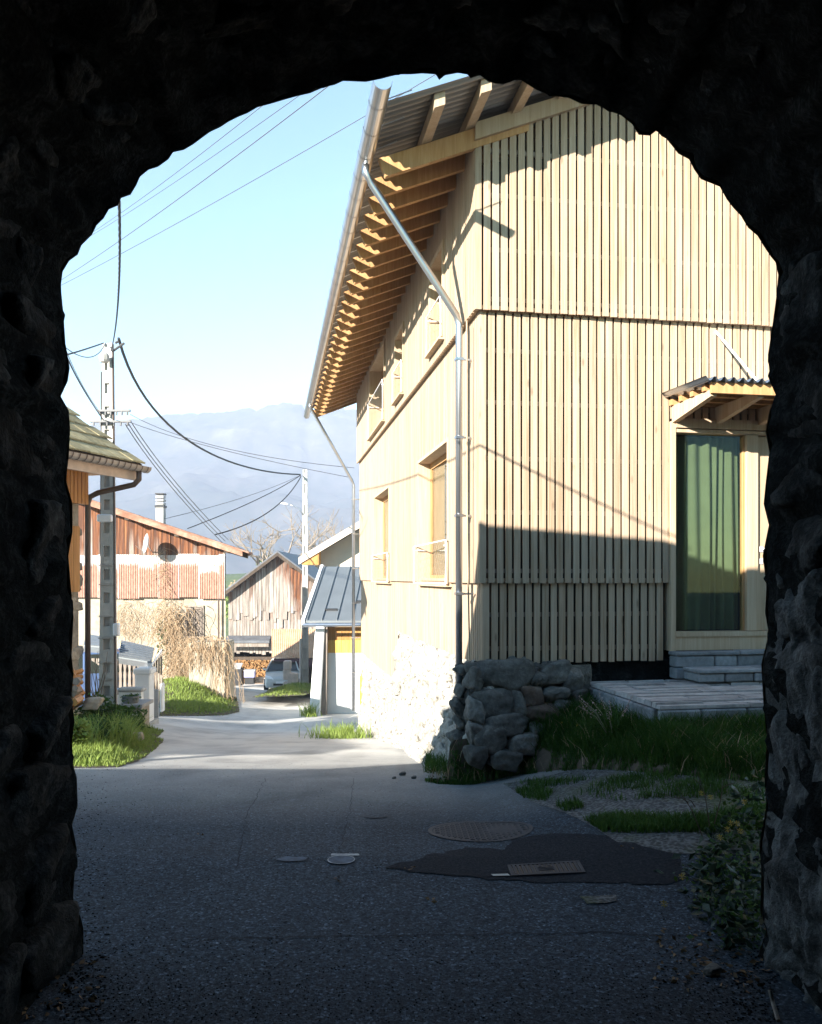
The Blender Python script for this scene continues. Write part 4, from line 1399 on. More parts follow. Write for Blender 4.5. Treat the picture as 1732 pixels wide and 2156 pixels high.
def seam(pts, w, name='tar_seam'):
    P = []
    for (x0, y0), (x1, y1) in zip(pts, pts[1:]):
        n = max(1, int(math.hypot(x1 - x0, y1 - y0) / .06))
        P += [(x0 + (x1 - x0) * k / n, y0 + (y1 - y0) * k / n) for k in range(n)]
    P.append(pts[-1])
    vs = []
    for i, (x, y) in enumerate(P):
        j = .02 * fbm(x * 5, y * 5, 1, 4); q = w * (.5 + .6 * abs(fbm(x * 9, y * 9, 6, 2)))
        a, b = P[max(0, i - 1)], P[min(len(P) - 1, i + 1)]
        dx, dy = b[0] - a[0], b[1] - a[1]; l = math.hypot(dx, dy) or 1
        for s in (-1, 1):
            X, Y = x - dy / l * (j + s * q), y + dx / l * (j + s * q)
            vs.append((X, Y, gz2(X, Y) + .005))
    MB().add(vs, [(2 * i, 2 * i + 1, 2 * i + 3, 2 * i + 2)[::-1] for i in range(len(P) - 1)]).build(name, M['asphalt_patch'], kind='structure')
seam([G(380, 1978), G(700, 1974), G(1000, 1972), G(1250, 1966), G(1480, 1975)], .005)
seam([G(660, 1712), G(850, 1708), G(1080, 1712)], .003)
seam([G(560, 1640), G(520, 1720), G(500, 1830)], .003)
seam([G(745, 1640), G(735, 1720), G(715, 1800)], .0025)
# loose grit and pebbles on the near asphalt, dead leaves
pm = rock_mesh('pebble', 3, 1, .3)
mbv, mbf = [], []
bv = np.array([v.co[:] for v in pm.vertices]); bf = np.array([p.vertices[:] for p in pm.polygons])
N = 5200
k = 0
while k < N:
    py = R.uniform(1600, 2156) if R.random() < .75 else R.uniform(1980, 2156)
    px = R.uniform(120, 1640)
    edge = min(abs(px - 170), abs(1600 - px))
    if R.random() > .25 + .75 * math.exp(-edge / 150): continue
    g = G(px, py)
    s = R.uniform(.003, .009) * (1.4 if edge < 60 else 1)
    mbv.append(bv * s * np.array([1, 1, .6]) + np.array([g[0], g[1], gz2(*g) + s * .15])); mbf.append(bf + k * len(bv)); k += 1
o = fast_mesh('grit', np.concatenate(mbv), np.concatenate(mbf), None)
finish(o, M['arch_stone'], kind='stuff')
lp = []
for (px, py) in ((905, 1898), (860, 1830), (715, 1855), (1320, 1787), (1520, 2050), (420, 1760)):
    g = G(px, py)
    for q in range(4): lp.append((g[0] + R.uniform(-.03, .03), g[1] + R.uniform(-.03, .03), gz2(*g) + .008))
for k in range(160):
    g = G(R.uniform(1380, 1620), R.uniform(1960, 2090)); lp.append((g[0], g[1], gz2(*g) + .006))
for k in range(110):
    g = G(R.uniform(20, 220), R.uniform(2000, 2150)); lp.append((g[0], g[1], gz2(*g) + .006))
leaves('dead_leaves', lp, .03, M['deadleaf'], flat=.15, kind='stuff')
o = MB().tube([at(1622, 2085, 3.12), at(1628, 2110, 3.1), at(1640, 2150, 3.02)], .008, 6).build('stick', M['grey_wood'])
tag(o, 'pale bare stick lying on the asphalt by the right jamb', 'stick')
# dry clods and stones by the lane edge below the corner of the house
for (px, py, s, lab) in ((848, 1633, .05, 'largest dark clod of earth at the lane edge below the rubble footing'), (872, 1640, .04, 'dark clod nearest the grass at the corner boulders'), (830, 1640, .03, 'smallest dark clod, leftmost of those below the rubble footing'), (1500, 2052, .05, 'dark clod lying on the asphalt near the right jamb')):
    g = G(px, py)
    o = inst('clod', rock(4, 'boulder'), (g[0], g[1], gz2(*g) + s * .3), (0, 0, R.random()), (s * 1.3, s, s * .8))
    tag(o, lab, 'clod', 'clods of earth on the lane')

# =================================================================== LEFT SIDE OF THE LANE
def set_wet(o, fn):
    me = o.data
    a = me.attributes.new('wet', 'FLOAT', 'POINT')
    a.data.foreach_set('value', [fn(*v.co) for v in me.vertices])

# house with mossy tiles
LK = .9375
def lh(a, b, z): return (-6.15 - (.336 * a + .942 * b) * LK, 15.19 + (.336 * b - .942 * a) * LK, .103 + LK * z)
t_lh = thing('stone_house', 'old stone house with mossy tiled roof and brown gutter left of the lane', 'house', lh(1, 2, -2))
def LB(): return MB(lh)
LE = 3.84
LSL = .66
LB().box(.0, 2.4, 0, 1.6, -2.6, 3.7).prism([(0, 3.7), (1.6, 3.7), (.8, 4.7)], 0, 2.4, 'x').build('wall', M['house_stone'], t_lh)
# stones of the lane face and its end
for k in range(170):
    a, z = R.uniform(0, 2.3), R.uniform(-1.9, 3.0)
    inst('stone', rock(k, 'house_stone'), lh(a, .02, z), (0, 0, math.atan2(.942, .336)), (R.uniform(.2, .42), .10, R.uniform(.12, .24)), t_lh)
# tiled roof: courses of flat tiles
def roof_pt(a, b, dz=0): return (a, b, LE + .06 + LSL * (b + 1.12) + dz)
LB().hexa([roof_pt(-.5, -1.12, -.05), roof_pt(-.5, .9, -.05), roof_pt(2.8, .9, -.05), roof_pt(2.8, -1.12, -.05), roof_pt(-.5, -1.12), roof_pt(-.5, .9), roof_pt(2.8, .9), roof_pt(2.8, -1.12)]).build('roof_deck', M['dark_wood'], t_lh)
LB().hexa([(-.5, .9, 5.15), (-.5, 1.9, 4.3), (2.8, 1.9, 4.3), (2.8, .9, 5.15), (-.5, .9, 5.24), (-.5, 1.9, 4.38), (2.8, 1.9, 4.38), (2.8, .9, 5.24)]).build('rear_roof', M['tile'], t_lh)
b = -1.16
row = 0
while b < .55:
    a = -.55 + (.19 if row % 2 else 0)
    while a < 2.5:
        j = R.uniform(-.008, .012)
        LB().hexa([roof_pt(a + .006, b, .035 + j), roof_pt(a + .006, b + .46, .012), roof_pt(a + .38, b + .46, .012), roof_pt(a + .38, b, .035 + j),
                   roof_pt(a + .006, b, .065 + j), roof_pt(a + .006, b + .46, .03), roof_pt(a + .38, b + .46, .03), roof_pt(a + .38, b, .065 + j)]).build('tile', M['tile'], t_lh)
        a += .39
    b += .40; row += 1
mb = LB()
for k in range(14):
    mb.tube([roof_pt(-.4 + k * .15, .62, .05), roof_pt(-.4 + k * .15, .60, .16)], .007, 4)
mb.build('snow_guard', M['gutter_grey'], t_lh, kind='stuff')
# gutter with bands, fascia, downpipe
mb = LB()
n = 10
def gutter_ring(r): return [(r * math.cos(math.pi + math.pi * k / n), r * math.sin(math.pi + math.pi * k / n)) for k in range(n + 1)]
for r in (.11,):
    ring = gutter_ring(r)
    vs = [(-.55, -1.2 + x, LE + z) for x, z in ring] + [(2.8, -1.2 + x, LE + z) for x, z in ring]
    m = n + 1
    mb.add(vs, [(i, i + 1, m + i + 1, m + i) for i in range(n)])
    mb.add([(-.55, -1.2 + x, LE + z) for x, z in ring], [tuple(range(m))])
g = mb.build('gutter', M['gutter_grey'], t_lh)
mb = LB()
for k in range(19):
    a = -.45 + k * .17
    ring = gutter_ring(.118)
    for (xa, za), (xb, zb) in zip(ring, ring[1:]):
        mb.add([(a, -1.2 + xa, LE + za), (a, -1.2 + xb, LE + zb), (a + .025, -1.2 + xb, LE + zb), (a + .025, -1.2 + xa, LE + za)], [(0, 1, 2, 3)])
mb.build('gutter_bands', M['brown_pipe'], t_lh, kind='stuff')
LB().box(-.45, 2.8, -1.06, -1.0, LE - .26, LE - .02).build('fascia', M['plaster_pink'], t_lh)
LB().box(-.42, 2.8, -1.0, .1, LE - .12, LE - .08).build('soffit', M['orange_wood'], t_lh)
LB().tube([(-.3, -1.2, LE - .08), (-.3, -1.2, LE - .26), (-.28, -1.1, LE - .36), (-.2, -.3, LE - .5), (-.14, -.16, LE - .58), (-.12, -.12, LE - .72), (-.12, -.12, -1.75)], .055, 12).build('downpipe', M['brown_pipe'], t_lh, sm=True)
# ribbed timber under the eaves
for k in range(16):
    a = -.08 + k * .1
    LB().box(a, a + .085, -.17, -.05, 3.1 + .0 * k, LE - .12).build('board', M['orange_wood'], t_lh)
# window with shutter
w = LB().box(1.0, 1.12, -.11, .1, 1.35, 2.7).box(2.0, 2.12, -.11, .1, 1.35, 2.7).box(1.12, 2.0, -.11, .1, 2.58, 2.7).box(.95, 2.17, -.15, .1, 1.27, 1.35).build('window', M['orange_wood'], t_lh)
LB().box(1.12, 2.0, -.02, -.01, 1.35, 2.58).build('pane', M['glass'], w)
for k in range(5): LB().box(.1 + k * .17, .1 + k * .17 + .16, -.12, -.08, 1.38, 2.66).build('shutter_board', M['orange_wood'], w)

# split wood pile against the end of the house
t_pile = thing('firewood_pile', 'small heap of orange split timber against the stone house', 'firewood', at(158, 1480, 13))
for k in range(26):
    p = at(R.uniform(132, 164), R.uniform(1405, 1490), R.uniform(12.6, 13.6))
    a = R.uniform(-.5, .5)
    d = Vector((math.sin(a), math.cos(a), R.uniform(-.15, .15))) * R.uniform(.15, .25)
    r = R.uniform(.04, .08)
    MB().tube([p - d, p + d], r, 5, r * .9).build('split_log', M['orange_wood'] if k % 3 else M['grey_wood'], t_pile)

def concrete_pole(name, label, px, Y, zb, zt, wb, wt, rung, group):
    x = (px - 866) / F * Y
    t = thing(name, label, 'utility pole', (x, Y, zb), group)
    def ww(z): return wb + (wt - wb) * (z - zb) / (zt - zb)
    d = .62
    for s in (-1, 1):
        a, b = ww(zb) / 2, ww(zt) / 2
        fl = .27
        MB().hexa([(x + s * a - s * a * fl * 2 if s > 0 else x - a, Y - a * d, zb), (x + a if s > 0 else x - a + a * fl * 2, Y - a * d, zb), (x + a if s > 0 else x - a + a * fl * 2, Y + a * d, zb), (x + a - a * fl * 2 if s > 0 else x - a, Y + a * d, zb),
                   (x + b - b * fl * 2 if s > 0 else x - b, Y - b * d, zt), (x + b if s > 0 else x - b + b * fl * 2, Y - b * d, zt), (x + b if s > 0 else x - b + b * fl * 2, Y + b * d, zt), (x + b - b * fl * 2 if s > 0 else x - b, Y + b * d, zt)]).build('flange', M['concrete'], t)
    a, b = ww(zb) / 2 * .47, ww(zt) / 2 * .47
    MB().hexa([(x - a, Y - .02, zb), (x + a, Y - .02, zb), (x + a, Y + .03, zb), (x - a, Y + .03, zb), (x - b, Y - .02, zt), (x + b, Y - .02, zt), (x + b, Y + .03, zt), (x - b, Y + .03, zt)]).build('web', M['concrete'], t)
    z = zb + .25
    while z < zt - .1:
        h = rung * .55
        a = ww(z) / 2
        MB().hexa([(x - a * .46, Y - a * d * .98, z), (x + a * .46, Y - a * d * .98, z), (x + a * .46, Y - .02, z), (x - a * .46, Y - .02, z), (x - a * .46, Y - a * d * .95, min(zt, z + h)), (x + a * .46, Y - a * d * .95, min(zt, z + h)), (x + a * .46, Y - .02, min(zt, z + h)), (x - a * .46, Y - .02, min(zt, z + h))]).build('rung', M['concrete'], t)
        z += rung
    return t, x
PY1 = 16.83
t_p1, P1X = concrete_pole('utility_pole', 'tall concrete utility pole with crossarms, nearest one beside the mossy roof', 228, 17, -1.3, 6.5, .32, .20, .48, 'concrete utility poles')
for z, a, b in ((5.08, 205, 274), (4.86, 190, 276)):
    xa, xb = (a - 866) / F * PY1, (b - 866) / F * PY1
    mb = MB().box(xa, xb, PY1 - .02, PY1 + .04, z - .02, z + .02)
    for k in range(6):
        xx = xa + (xb - xa) * (k + .5) / 6
        mb.tube([(xx, PY1, z - .02), (xx, PY1, z - .09)], .02, 6)
    mb.build('crossarm', M['wire'], t_p1)
MB().lathe([(.08, -.09), (.10, -.05), (.10, .05), (.06, .09)], (P1X, 16.78, 6.15), 10).build('insulator', M['concrete'], t_p1)
mb = MB()
for (a, b, c, d_) in ((243, 250, 722, 718), (236, 262, 740, 722)):
    mb.tube([at(a, c, PY1), at(b, d_, PY1)], .025, 6)
mb.build('bracket', M['wire'], t_p1)
MB().tube([(P1X + .12, 16.93, 6.35), (P1X + .15, 16.93, 2.8), (P1X + .18, 16.93, -1.2)], .021, 8).build('conduit', M['brown_pipe'], t_p1)
MB().tube([(P1X - .115, 16.93, 5.9), (P1X - .125, 16.93, 4.3), (P1X - .135, 16.93, 2.1)], .011, 6).build('conduit', M['cable'], t_p1)
MB().box(P1X - .15, P1X + .15, 16.76, 16.86, 2.8, 2.95).build('junction_box', M['steel_white'], t_p1, bevel=.02)
MB().box(P1X + .17, P1X + .29, 16.78, 16.9, .46, .72).build('meter_box', M['steel_white'], t_p1, bevel=.02)
mb = MB()
for z in (1.9, 1.5, .85, .4, -.1, -.45):
    w = .16 - (z + 1.3) * .0077
    mb.box(P1X - w - .012, P1X + w + .012, 17 - .118, 17 - .104, z, z + .025)
mb.build('strap', M['zinc'], t_p1, kind='stuff')

# shrubs and bank
def shrub(label, c, r, n, size, mat, cat='shrub', group=None, stems=True):
    t = thing('shrub', label, cat, (c[0], c[1], c[2] - r[2]), group)
    leaves('foliage', blob_points(c, r, n), size, mat, t, flat=.7, kind='stuff')
    if stems:
        mb = MB()
        for k in range(5):
            e = Vector(c) + Vector((R.uniform(-.6, .6) * r[0], R.uniform(-.6, .6) * r[1], R.uniform(0, .7) * r[2]))
            mb.tube([(c[0], c[1], c[2] - r[2]), e], .012, 5, .004)
        mb.build('stem', M['bark'], t, kind='stuff')
    return t
for (px, py, Y, rx, rz, lab) in ((212, 1508, 13.4, .42, .34, 'dense green shrub in shade at the foot of the near utility pole'),
                                 (188, 1545, 11.9, .40, .22, 'low leafy shrub below the firewood heap'),
                                 (262, 1520, 14.2, .36, .28, 'spreading green shrub in front of the stone plinth'),
                                 (160, 1540, 10.9, .20, .16, 'pale leafed sunlit weed at the left jamb')):
    c = at(px, py, Y)
    shrub(lab, (c.x, c.y, c.z), (rx, rx, rz), 1500, .07, M['leaf'] if 'pale' not in lab else M['verge'])
bank = [G(120, 1618), G(250, 1616), G(300, 1598), G(330, 1576), G(345, 1560), (-4.5, 14.5), (-4.9, 16.3), (-7.5, 17), (-7.5, 11), (-4.8, 8.7)]
poly_sheet('bank', ragged(bank, .06, .2), M['dirt'], .01, .4, kind='structure')
pts = sample(bank, 26000)
pa = np.array(pts)
def edge_dist(x, y, poly):
    d = 9
    for (x0, y0), (x1, y1) in zip(poly, poly[1:] + poly[:1]):
        L2 = (x1 - x0) ** 2 + (y1 - y0) ** 2 or 1
        t = max(0, min(1, ((x - x0) * (x1 - x0) + (y - y0) * (y1 - y0)) / L2))
        d = min(d, math.hypot(x - x0 - t * (x1 - x0), y - y0 - t * (y1 - y0)))
    return d
hh = .15 * (1 + .7 * np.array([fbm(p[0] * 1.6, p[1] * 1.6, 4, 3) for p in pts])) * np.array([.25 + .75 * smooth(0, .5, edge_dist(p[0], p[1], bank)) for p in pts])
blades('bank_grass', pts, hh, .012, M['verge'], lean=.7, kind='stuff')
ft = [G(180, 1588), G(290, 1580), G(270, 1560), G(190, 1562)]
blades('tall_grass', sample(ft, 800), .36, .016, M['verge'], lean=.9, kind='stuff')
for k, (px, py, s) in enumerate(((262, 1548, .22), (225, 1560, .16), (196, 1480, .2), (290, 1550, .12))):
    g = at(px, py, 13.0)
    o = inst('garden_stone', rock(k, 'house_stone'), g, (0, 0, R.random()), (s * 1.4, s, s))
    tag(o, ('pale rounded stone in the grass bank below the trough', 'grey stone half hidden by shrubs on the bank', 'weathered stone beside the firewood heap', 'small stone at the end of the bank by the lane')[k], 'stone')
t_bs = thing('sapling', 'thin bare sapling in front of the blue car', 'sapling', at(205, 1480, 15.6))
mb = MB()
for k in range(9):
    a = at(203 + R.uniform(-6, 8), 1475, 15.6); b = at(205 + R.uniform(-28, 24), R.uniform(1360, 1430), 15.6)
    mb.tube([a, a.lerp(b, .5) + Vector((R.uniform(-.04, .04), 0, 0)), b], .012, 5, .004)
mb.build('branch', M['bark'], t_bs, kind='stuff')

# plinth with stone trough, white gate post and walls, louvred awning, gate
def wbox(px0, px1, py0, py1, Y, d, name, mat, parent, **k):
    a, b = at(px0, py1, Y), at(px1, py0, Y)
    return MB().box(a.x, b.x, Y, Y + d, a.z, b.z).build(name, mat, parent, **k)
c = at(274, 1540, 15.6)
t_pl = thing('stone_plinth', 'rubble stone plinth with flat slab carrying the trough by the lane', 'plinth', c)
wbox(248, 299, 1484, 1491, 15.5, .7, 'top_slab', M['concrete_step'], t_pl)
for k in range(24):
    p = at(R.uniform(252, 297), R.uniform(1498, 1545), 15.62)
    inst('stone', rock(k, 'house_stone'), p, (0, 0, 0), (R.uniform(.10, .2), .16, R.uniform(.06, .11)), t_pl)
wbox(252, 297, 1492, 1552, 15.64, .5, 'core', M['house_stone'], t_pl)
p = at(275, 1483, 15.75)
t_tr = thing('stone_trough', 'grey rounded stone planter trough standing on the plinth slab', 'trough', p)
MB().lathe([(.115, 0), (.15, .05), (.165, .165), (.14, .165), (.13, .08), (.02, .075)], p, 20).build('bowl', M['ceramic'], t_tr, sm=False)
leaves('planting', [(p.x + R.uniform(-.14, .14), p.y + R.uniform(-.14, .14), p.z + R.uniform(.10, .18)) for _ in range(220)], .05, M['leaf'], t_tr, kind='stuff')
c = at(298, 1520, 17.4)
t_gp = thing('gate_post', 'white rendered gate post with overhanging cap stone', 'gate post', c)
wbox(284, 315, 1420, 1540, 17.4, .32, 'shaft', M['plaster_white'], t_gp, bevel=.015)
wbox(280, 318, 1408, 1421, 17.36, .41, 'cap', M['plaster_white'], t_gp, bevel=.03)
wbox(279, 316, 1523, 1545, 17.25, .6, 'foot', M['concrete'], t_gp)
c = at(270, 1490, 16.6)
t_lw = thing('garden_wall', 'low white garden wall with rounded coping behind the trough', 'wall', c)
wbox(250, 297, 1457, 1500, 16.6, .16, 'wall', M['plaster_white'], t_lw)
wbox(247, 301, 1449, 1458, 16.55, .25, 'coping', M['concrete'], t_lw, bevel=.03)
t_gt = thing('garden_gate', 'grey slatted metal gate standing open beside the white post', 'gate', at(330, 1505, 18))
for k in range(5):
    x = 318 + k * 5
    wbox(x, x + 3.2, 1386 - (k - 2) * 6, 1455, 17.9 + k * .18, .03, 'slat', M['grey_wood'], t_gt)
wbox(319, 333, 1452, 1512, 17.85, .05, 'panel', M['concrete_step'], t_gt)
wbox(336, 342, 1440, 1500, 18.3, .2, 'stub_post', M['plaster_white'], t_gt, bevel=.02)
MB().hexa([at(316, 1408, 17.5), at(320, 1404, 17.5), at(342, 1372, 18.6), at(339, 1374, 18.6), at(316, 1402, 17.5), at(320, 1398, 17.5), at(342, 1366, 18.6), at(339, 1368, 18.6)]).build('brace', M['steel_white'], t_gt)
# awning: grey ribbed panels
t_aw = thing('ribbed_awning', 'pale grey ribbed sheet awning leaning over the garden fence', 'awning', at(250, 1400, 18.2))
def awn(x0, x1, ytl, ytr, ybl, ybr, Ya, Yb):
    A, B, C, D = at(x0, ytl, Yb), at(x1, ytr, Yb), at(x1 - 6, ybr, Ya), at(x0 - 6, ybl, Ya)
    MB().add([A, B, C, D] + [p - Vector((0, 0, .03)) for p in (A, B, C, D)], [(0, 1, 2, 3), (7, 6, 5, 4), (0, 3, 7, 4), (1, 5, 6, 2), (3, 2, 6, 7), (0, 4, 5, 1)]).build('panel', M['grey_roof'], t_aw)
    for k in range(8):
        t = (k + .5) / 8
        p, q = A.lerp(D, t), B.lerp(C, t)
        MB().tube([p + Vector((0, 0, .012)), q + Vector((0, 0, .012))], .014, 5).build('rib', M['zinc'], t_aw)
    MB().add([D, C, C + Vector((0, .01, -.15)), D + Vector((0, .01, -.15)), D + Vector((0, .04, 0)), C + Vector((0, .04, 0)), C + Vector((0, .05, -.15)), D + Vector((0, .05, -.15))], [(0, 1, 2, 3), (7, 6, 5, 4), (3, 2, 6, 7)]).build('valance', M['zinc'], t_aw)
awn(182, 246, 1336, 1344, 1358, 1364, 18.0, 18.9)
awn(256, 325, 1348, 1364, 1383, 1394, 17.9, 18.9)
# baluster fence
t_fn = thing('baluster_fence', 'weathered wooden fence of shaped boards under the ribbed awning', 'fence', at(245, 1450, 18.9))
for k in range(13):
    x = 183 + k * 9.6
    h0 = 1386 + (x - 183) * .04
    a, b = at(x, 1448, 18.9), at(x + 6.6, h0, 18.9)
    w = b.x - a.x
    MB().prism([(a.x, a.z), (b.x, a.z), (b.x - w * .12, a.z + (b.z - a.z) * .3), (b.x, a.z + (b.z - a.z) * .45), (b.x - w * .2, a.z + (b.z - a.z) * .62), (b.x, a.z + (b.z - a.z) * .8), (b.x, b.z), (a.x, b.z), (a.x, a.z + (b.z - a.z) * .8), (a.x + w * .2, a.z + (b.z - a.z) * .62), (a.x, a.z + (b.z - a.z) * .45), (a.x + w * .12, a.z + (b.z - a.z) * .3)], 18.9, 18.93).build('board', M['grey_wood'], t_fn)
for y in (1392, 1416, 1432):
    wbox(180, 310, y, y + 4, 18.94, .04, 'rail', M['grey_wood'], t_fn)
wbox(240, 300, 1442, 1480, 19.0, .1, 'base_board', M['dark_wood'], t_fn)

# =================================================================== BARN WITH RUSTED CLADDING
BY = 27.0
t_lb = thing('rusty_barn', 'old barn with brown boards, rusted white corrugated cladding and shuttered window', 'barn', (-8.5, BY, -2.6))
def bx(px): return (px - 866) / F * BY
def bz(py): return HC - (py - 1217) / F * BY
XR = bx(474)
def roof_line(x): return 2.46 + .33 * (-5.26 - x)
SKEW = -.25
def bsk(x, y, z): return (x + SKEW * (y - BY) if y > BY + .2 else x, y, z)
MB(bsk).prism([(-14, -3), (XR, -3), (XR, roof_line(XR) - .25), (-14, roof_line(-14) - .25)], BY + .1, BY + 4.4).build('wall', M['plaster_old'], t_lb)
x = -12.0
while x < XR - .05:
    w = R.uniform(.11, .19)
    za = bz(1172) + R.uniform(-.02, .06); zb = roof_line(x) - .1
    o = MB().box(x + .005, min(x + w, XR) - .006, BY + R.uniform(.0, .03), BY + .09, za, zb).build('board', M['old_plank'], t_lb)
    tint = R.uniform(.45, .95)
    set_wet(o, lambda a, b, c, t=tint, za=za, zb=zb: t + .35 * (c - za) / max(.1, zb - za) - .1)
    x += w
for k in range(9):
    x0, x1 = -11.6 + k * .66, min(-11.6 + (k + 1) * .66 + .03, XR)
    if x0 > XR - .1: break
    n = int((x1 - x0) / .0127)
    zt, zb = bz(1168) + R.uniform(-.03, .03), bz(1259) + R.uniform(-.03, .03)
    vs = []
    for i in range(n + 1):
        xx = x0 + (x1 - x0) * i / n
        yy = BY - .05 - .002 * (k % 2) + .012 * math.sin(2 * math.pi * xx / .076)
        for q in range(7):
            vs.append((xx, yy, zt + (zb - zt) * q / 6))
    o = MB().add(vs, [(7 * i + q, 7 * i + q + 1, 7 * i + q + 8, 7 * i + q + 7) for i in range(n) for q in range(6)]).build('corrugated_sheet', M['rust'], t_lb, sm=True)
    ed = R.uniform(.02, .09)
    st = R.uniform(.2, .42)
    set_wet(o, lambda a, b, c, x0=x0, x1=x1, ed=ed, st=st, zt=zt, zb=zb: .5 + .55 * smooth(st - .1, st + .1, (zt - c) / (zt - zb)) * smooth(0, ed, a - x0) * smooth(0, .05, x1 - a) - .14)
RFX0, RFX1 = -14.5, -5.2
mb = MB()
def rp(x, y, dz): return (x + SKEW * max(0, y - BY), y, roof_line(x) + dz)
for k in range(6):
    ya, yb = 26.3 + k * .9, 26.3 + (k + 1) * .9 - .01
    MB().hexa([rp(RFX0, ya, 0), rp(RFX1, ya, 0), rp(RFX1, yb, 0), rp(RFX0, yb, 0), rp(RFX0, ya, .05), rp(RFX1, ya, .05), rp(RFX1, yb, .05), rp(RFX0, yb, .05)]).build('roof_sheet', M['rust_roof'], t_lb)
MB().hexa([rp(RFX0, 26.28, -.16), rp(RFX1 - .2, 26.28, -.16), rp(RFX1 - .2, 26.34, -.16), rp(RFX0, 26.34, -.16), rp(RFX0, 26.28, -.005), rp(RFX1 - .2, 26.28, -.005), rp(RFX1 - .2, 26.34, -.005), rp(RFX0, 26.34, -.005)]).build('verge_board', M['rust_roof'], t_lb)
for x in (-6.0, -7.6, -9.2, -10.8):
    MB().box(x, x + .14, 26.36, 27.2, roof_line(x + .14) - .2, roof_line(x + .14) - .02).build('purlin_end', M['dark_wood'], t_lb)
MB().hexa([rp(-6.3, 26.9, -.24), rp(-5.35, 26.9, -.2), rp(-5.35, 27.05, -.2), rp(-6.3, 27.05, -.24), rp(-6.3, 26.9, -.06), rp(-5.35, 26.9, -.04), rp(-5.35, 27.05, -.04), rp(-6.3, 27.05, -.06)]).build('bracket', M['dark_wood'], t_lb)
# chimney
ch = MB().box(-9.02, -8.75, 29, 29.3, 3.2, 4.15).build('chimney', M['concrete'], t_lb)
MB().box(-9.05, -8.72, 28.97, 29.33, 4.15, 4.22).build('collar', M['dark'], ch)
for k in range(3): MB().box(-9.02, -8.75, 29, 29.3, 4.24 + k * .12, 4.32 + k * .12).build('vent_ring', M['concrete'], ch)
MB().box(-9.04, -8.73, 28.98, 29.32, 4.6, 4.65).build('cap', M['dark'], ch)
# shuttered window
sh = MB().box(bx(388), bx(392), BY + .05, BY + .12, bz(1345), bz(1278)).box(bx(424), bx(428), BY + .05, BY + .12, bz(1345), bz(1278)).box(bx(388), bx(428), BY + .045, BY + .12, bz(1279), bz(1275)).build('window', M['grey_wood'], t_lb)
for a, b in ((391.5, 407), (408.5, 424.5)):
    MB().box(bx(a), bx(a) + .035, BY + .02, BY + .07, bz(1344), bz(1280)).box(bx(b) - .035, bx(b), BY + .02, BY + .07, bz(1344), bz(1280)).box(bx(a) + .035, bx(b) - .035, BY + .02, BY + .07, bz(1344), bz(1339)).box(bx(a) + .035, bx(b) - .035, BY + .02, BY + .07, bz(1313), bz(1310)).box(bx(a) + .035, bx(b) - .035, BY + .02, BY + .07, bz(1283), bz(1280)).build('shutter_frame', M['grey_wood'], sh)
    mb = MB()
    for k in range(18):
        z = bz(1338) + k * .05
        if z > bz(1284): break
        mb.hexa([(bx(a) + .03, BY + .03, z), (bx(b) - .03, BY + .03, z), (bx(b) - .03, BY + .06, z + .028), (bx(a) + .03, BY + .06, z + .028), (bx(a) + .03, BY + .03, z + .012), (bx(b) - .03, BY + .03, z + .012), (bx(b) - .03, BY + .06, z + .04), (bx(a) + .03, BY + .06, z + .04)])
    mb.build('louvres', M['grey_wood'], sh, kind='stuff')
MB().tube([(bx(461), BY - .03, bz(1260)), (bx(461), BY - .03, bz(1345))], .03, 8).build('drain_pipe', M['brown_pipe'], t_lb)
# satellite dish fixed above the cladding
ds = at(312, 1145, 26.4)
t_ds = thing('satellite_dish', 'white satellite dish on bracket above the rusted cladding', 'satellite dish', ds)
mb = MB()
vs = [(ds.x, ds.y, ds.z)]; fs = []
ax = Vector((-.86, -.5, .15)).normalized(); e1 = Vector((0, 0, 1)).cross(ax).normalized(); e2 = ax.cross(e1)
for r in range(1, 5):
    for k in range(20):
        a = k * math.pi / 10
        rad = .28 * r / 4
        vs.append(tuple(ds + e1 * (rad * math.cos(a)) + e2 * (rad * 1.12 * math.sin(a)) + ax * (.09 * (r / 4) ** 2)))
for k in range(20): fs.append((0, 1 + k, 1 + (k + 1) % 20))
for r in range(3):
    for k in range(20): fs.append((1 + r * 20 + k, 1 + (r + 1) * 20 + k, 1 + (r + 1) * 20 + (k + 1) % 20, 1 + r * 20 + (k + 1) % 20))
o = mb.add(vs, fs).build('reflector', M['dish'], t_ds, sm=True)
sm_ = o.modifiers.new('thick', 'SOLIDIFY'); sm_.thickness = .012
MB().tube([ds, ds + Vector((-.05, .25, -.1)), ds + Vector((-.05, .6, -.25))], .02, 6).tube([ds + e2 * -.33, ds + ax * .38 + e2 * -.12], .01, 5).build('mount', M['zinc'], t_ds)
# vine-hung buttress and the dry creeper
t_bt = thing('buttress_wall', 'short plastered wall block in front of the barn, draped in dry creeper', 'wall', at(435, 1480, 25.6))
a_, b_2 = at(398, 1490, 25.6), at(474, 1352, 25.6)
def bt_fn(i, j):
    x = a_.x + (b_2.x - a_.x) * i; z = a_.z - .4 + (b_2.z - a_.z + .4) * j
    return (x, 25.6 + .04 * fbm(x * 3, z * 3, 2, 4), z)
MB().box(a_.x, b_2.x, 25.64, 26.98, a_.z - .4, b_2.z - .02).build('core', M['plaster_old'], t_bt, bevel=.03)
MB().grid(20, 20, bt_fn).build('plaster_face', M['plaster_old'], t_bt, sm=True)
def strand(mb, p, n, fall, sp, r):
    pts = [Vector(p)]
    d = Vector((R.uniform(-1, 1), -R.uniform(0, .6), R.uniform(-.2, .5)))
    for k in range(n):
        d = d * .7 + Vector((R.gauss(0, .5), R.gauss(0, .25), -fall * R.random()))
        q = pts[-1] + d * sp
        q.y = min(q.y, p[1] + .05)
        pts.append(q)
    mb.tube(pts, r, 4, r * .5, caps=False)
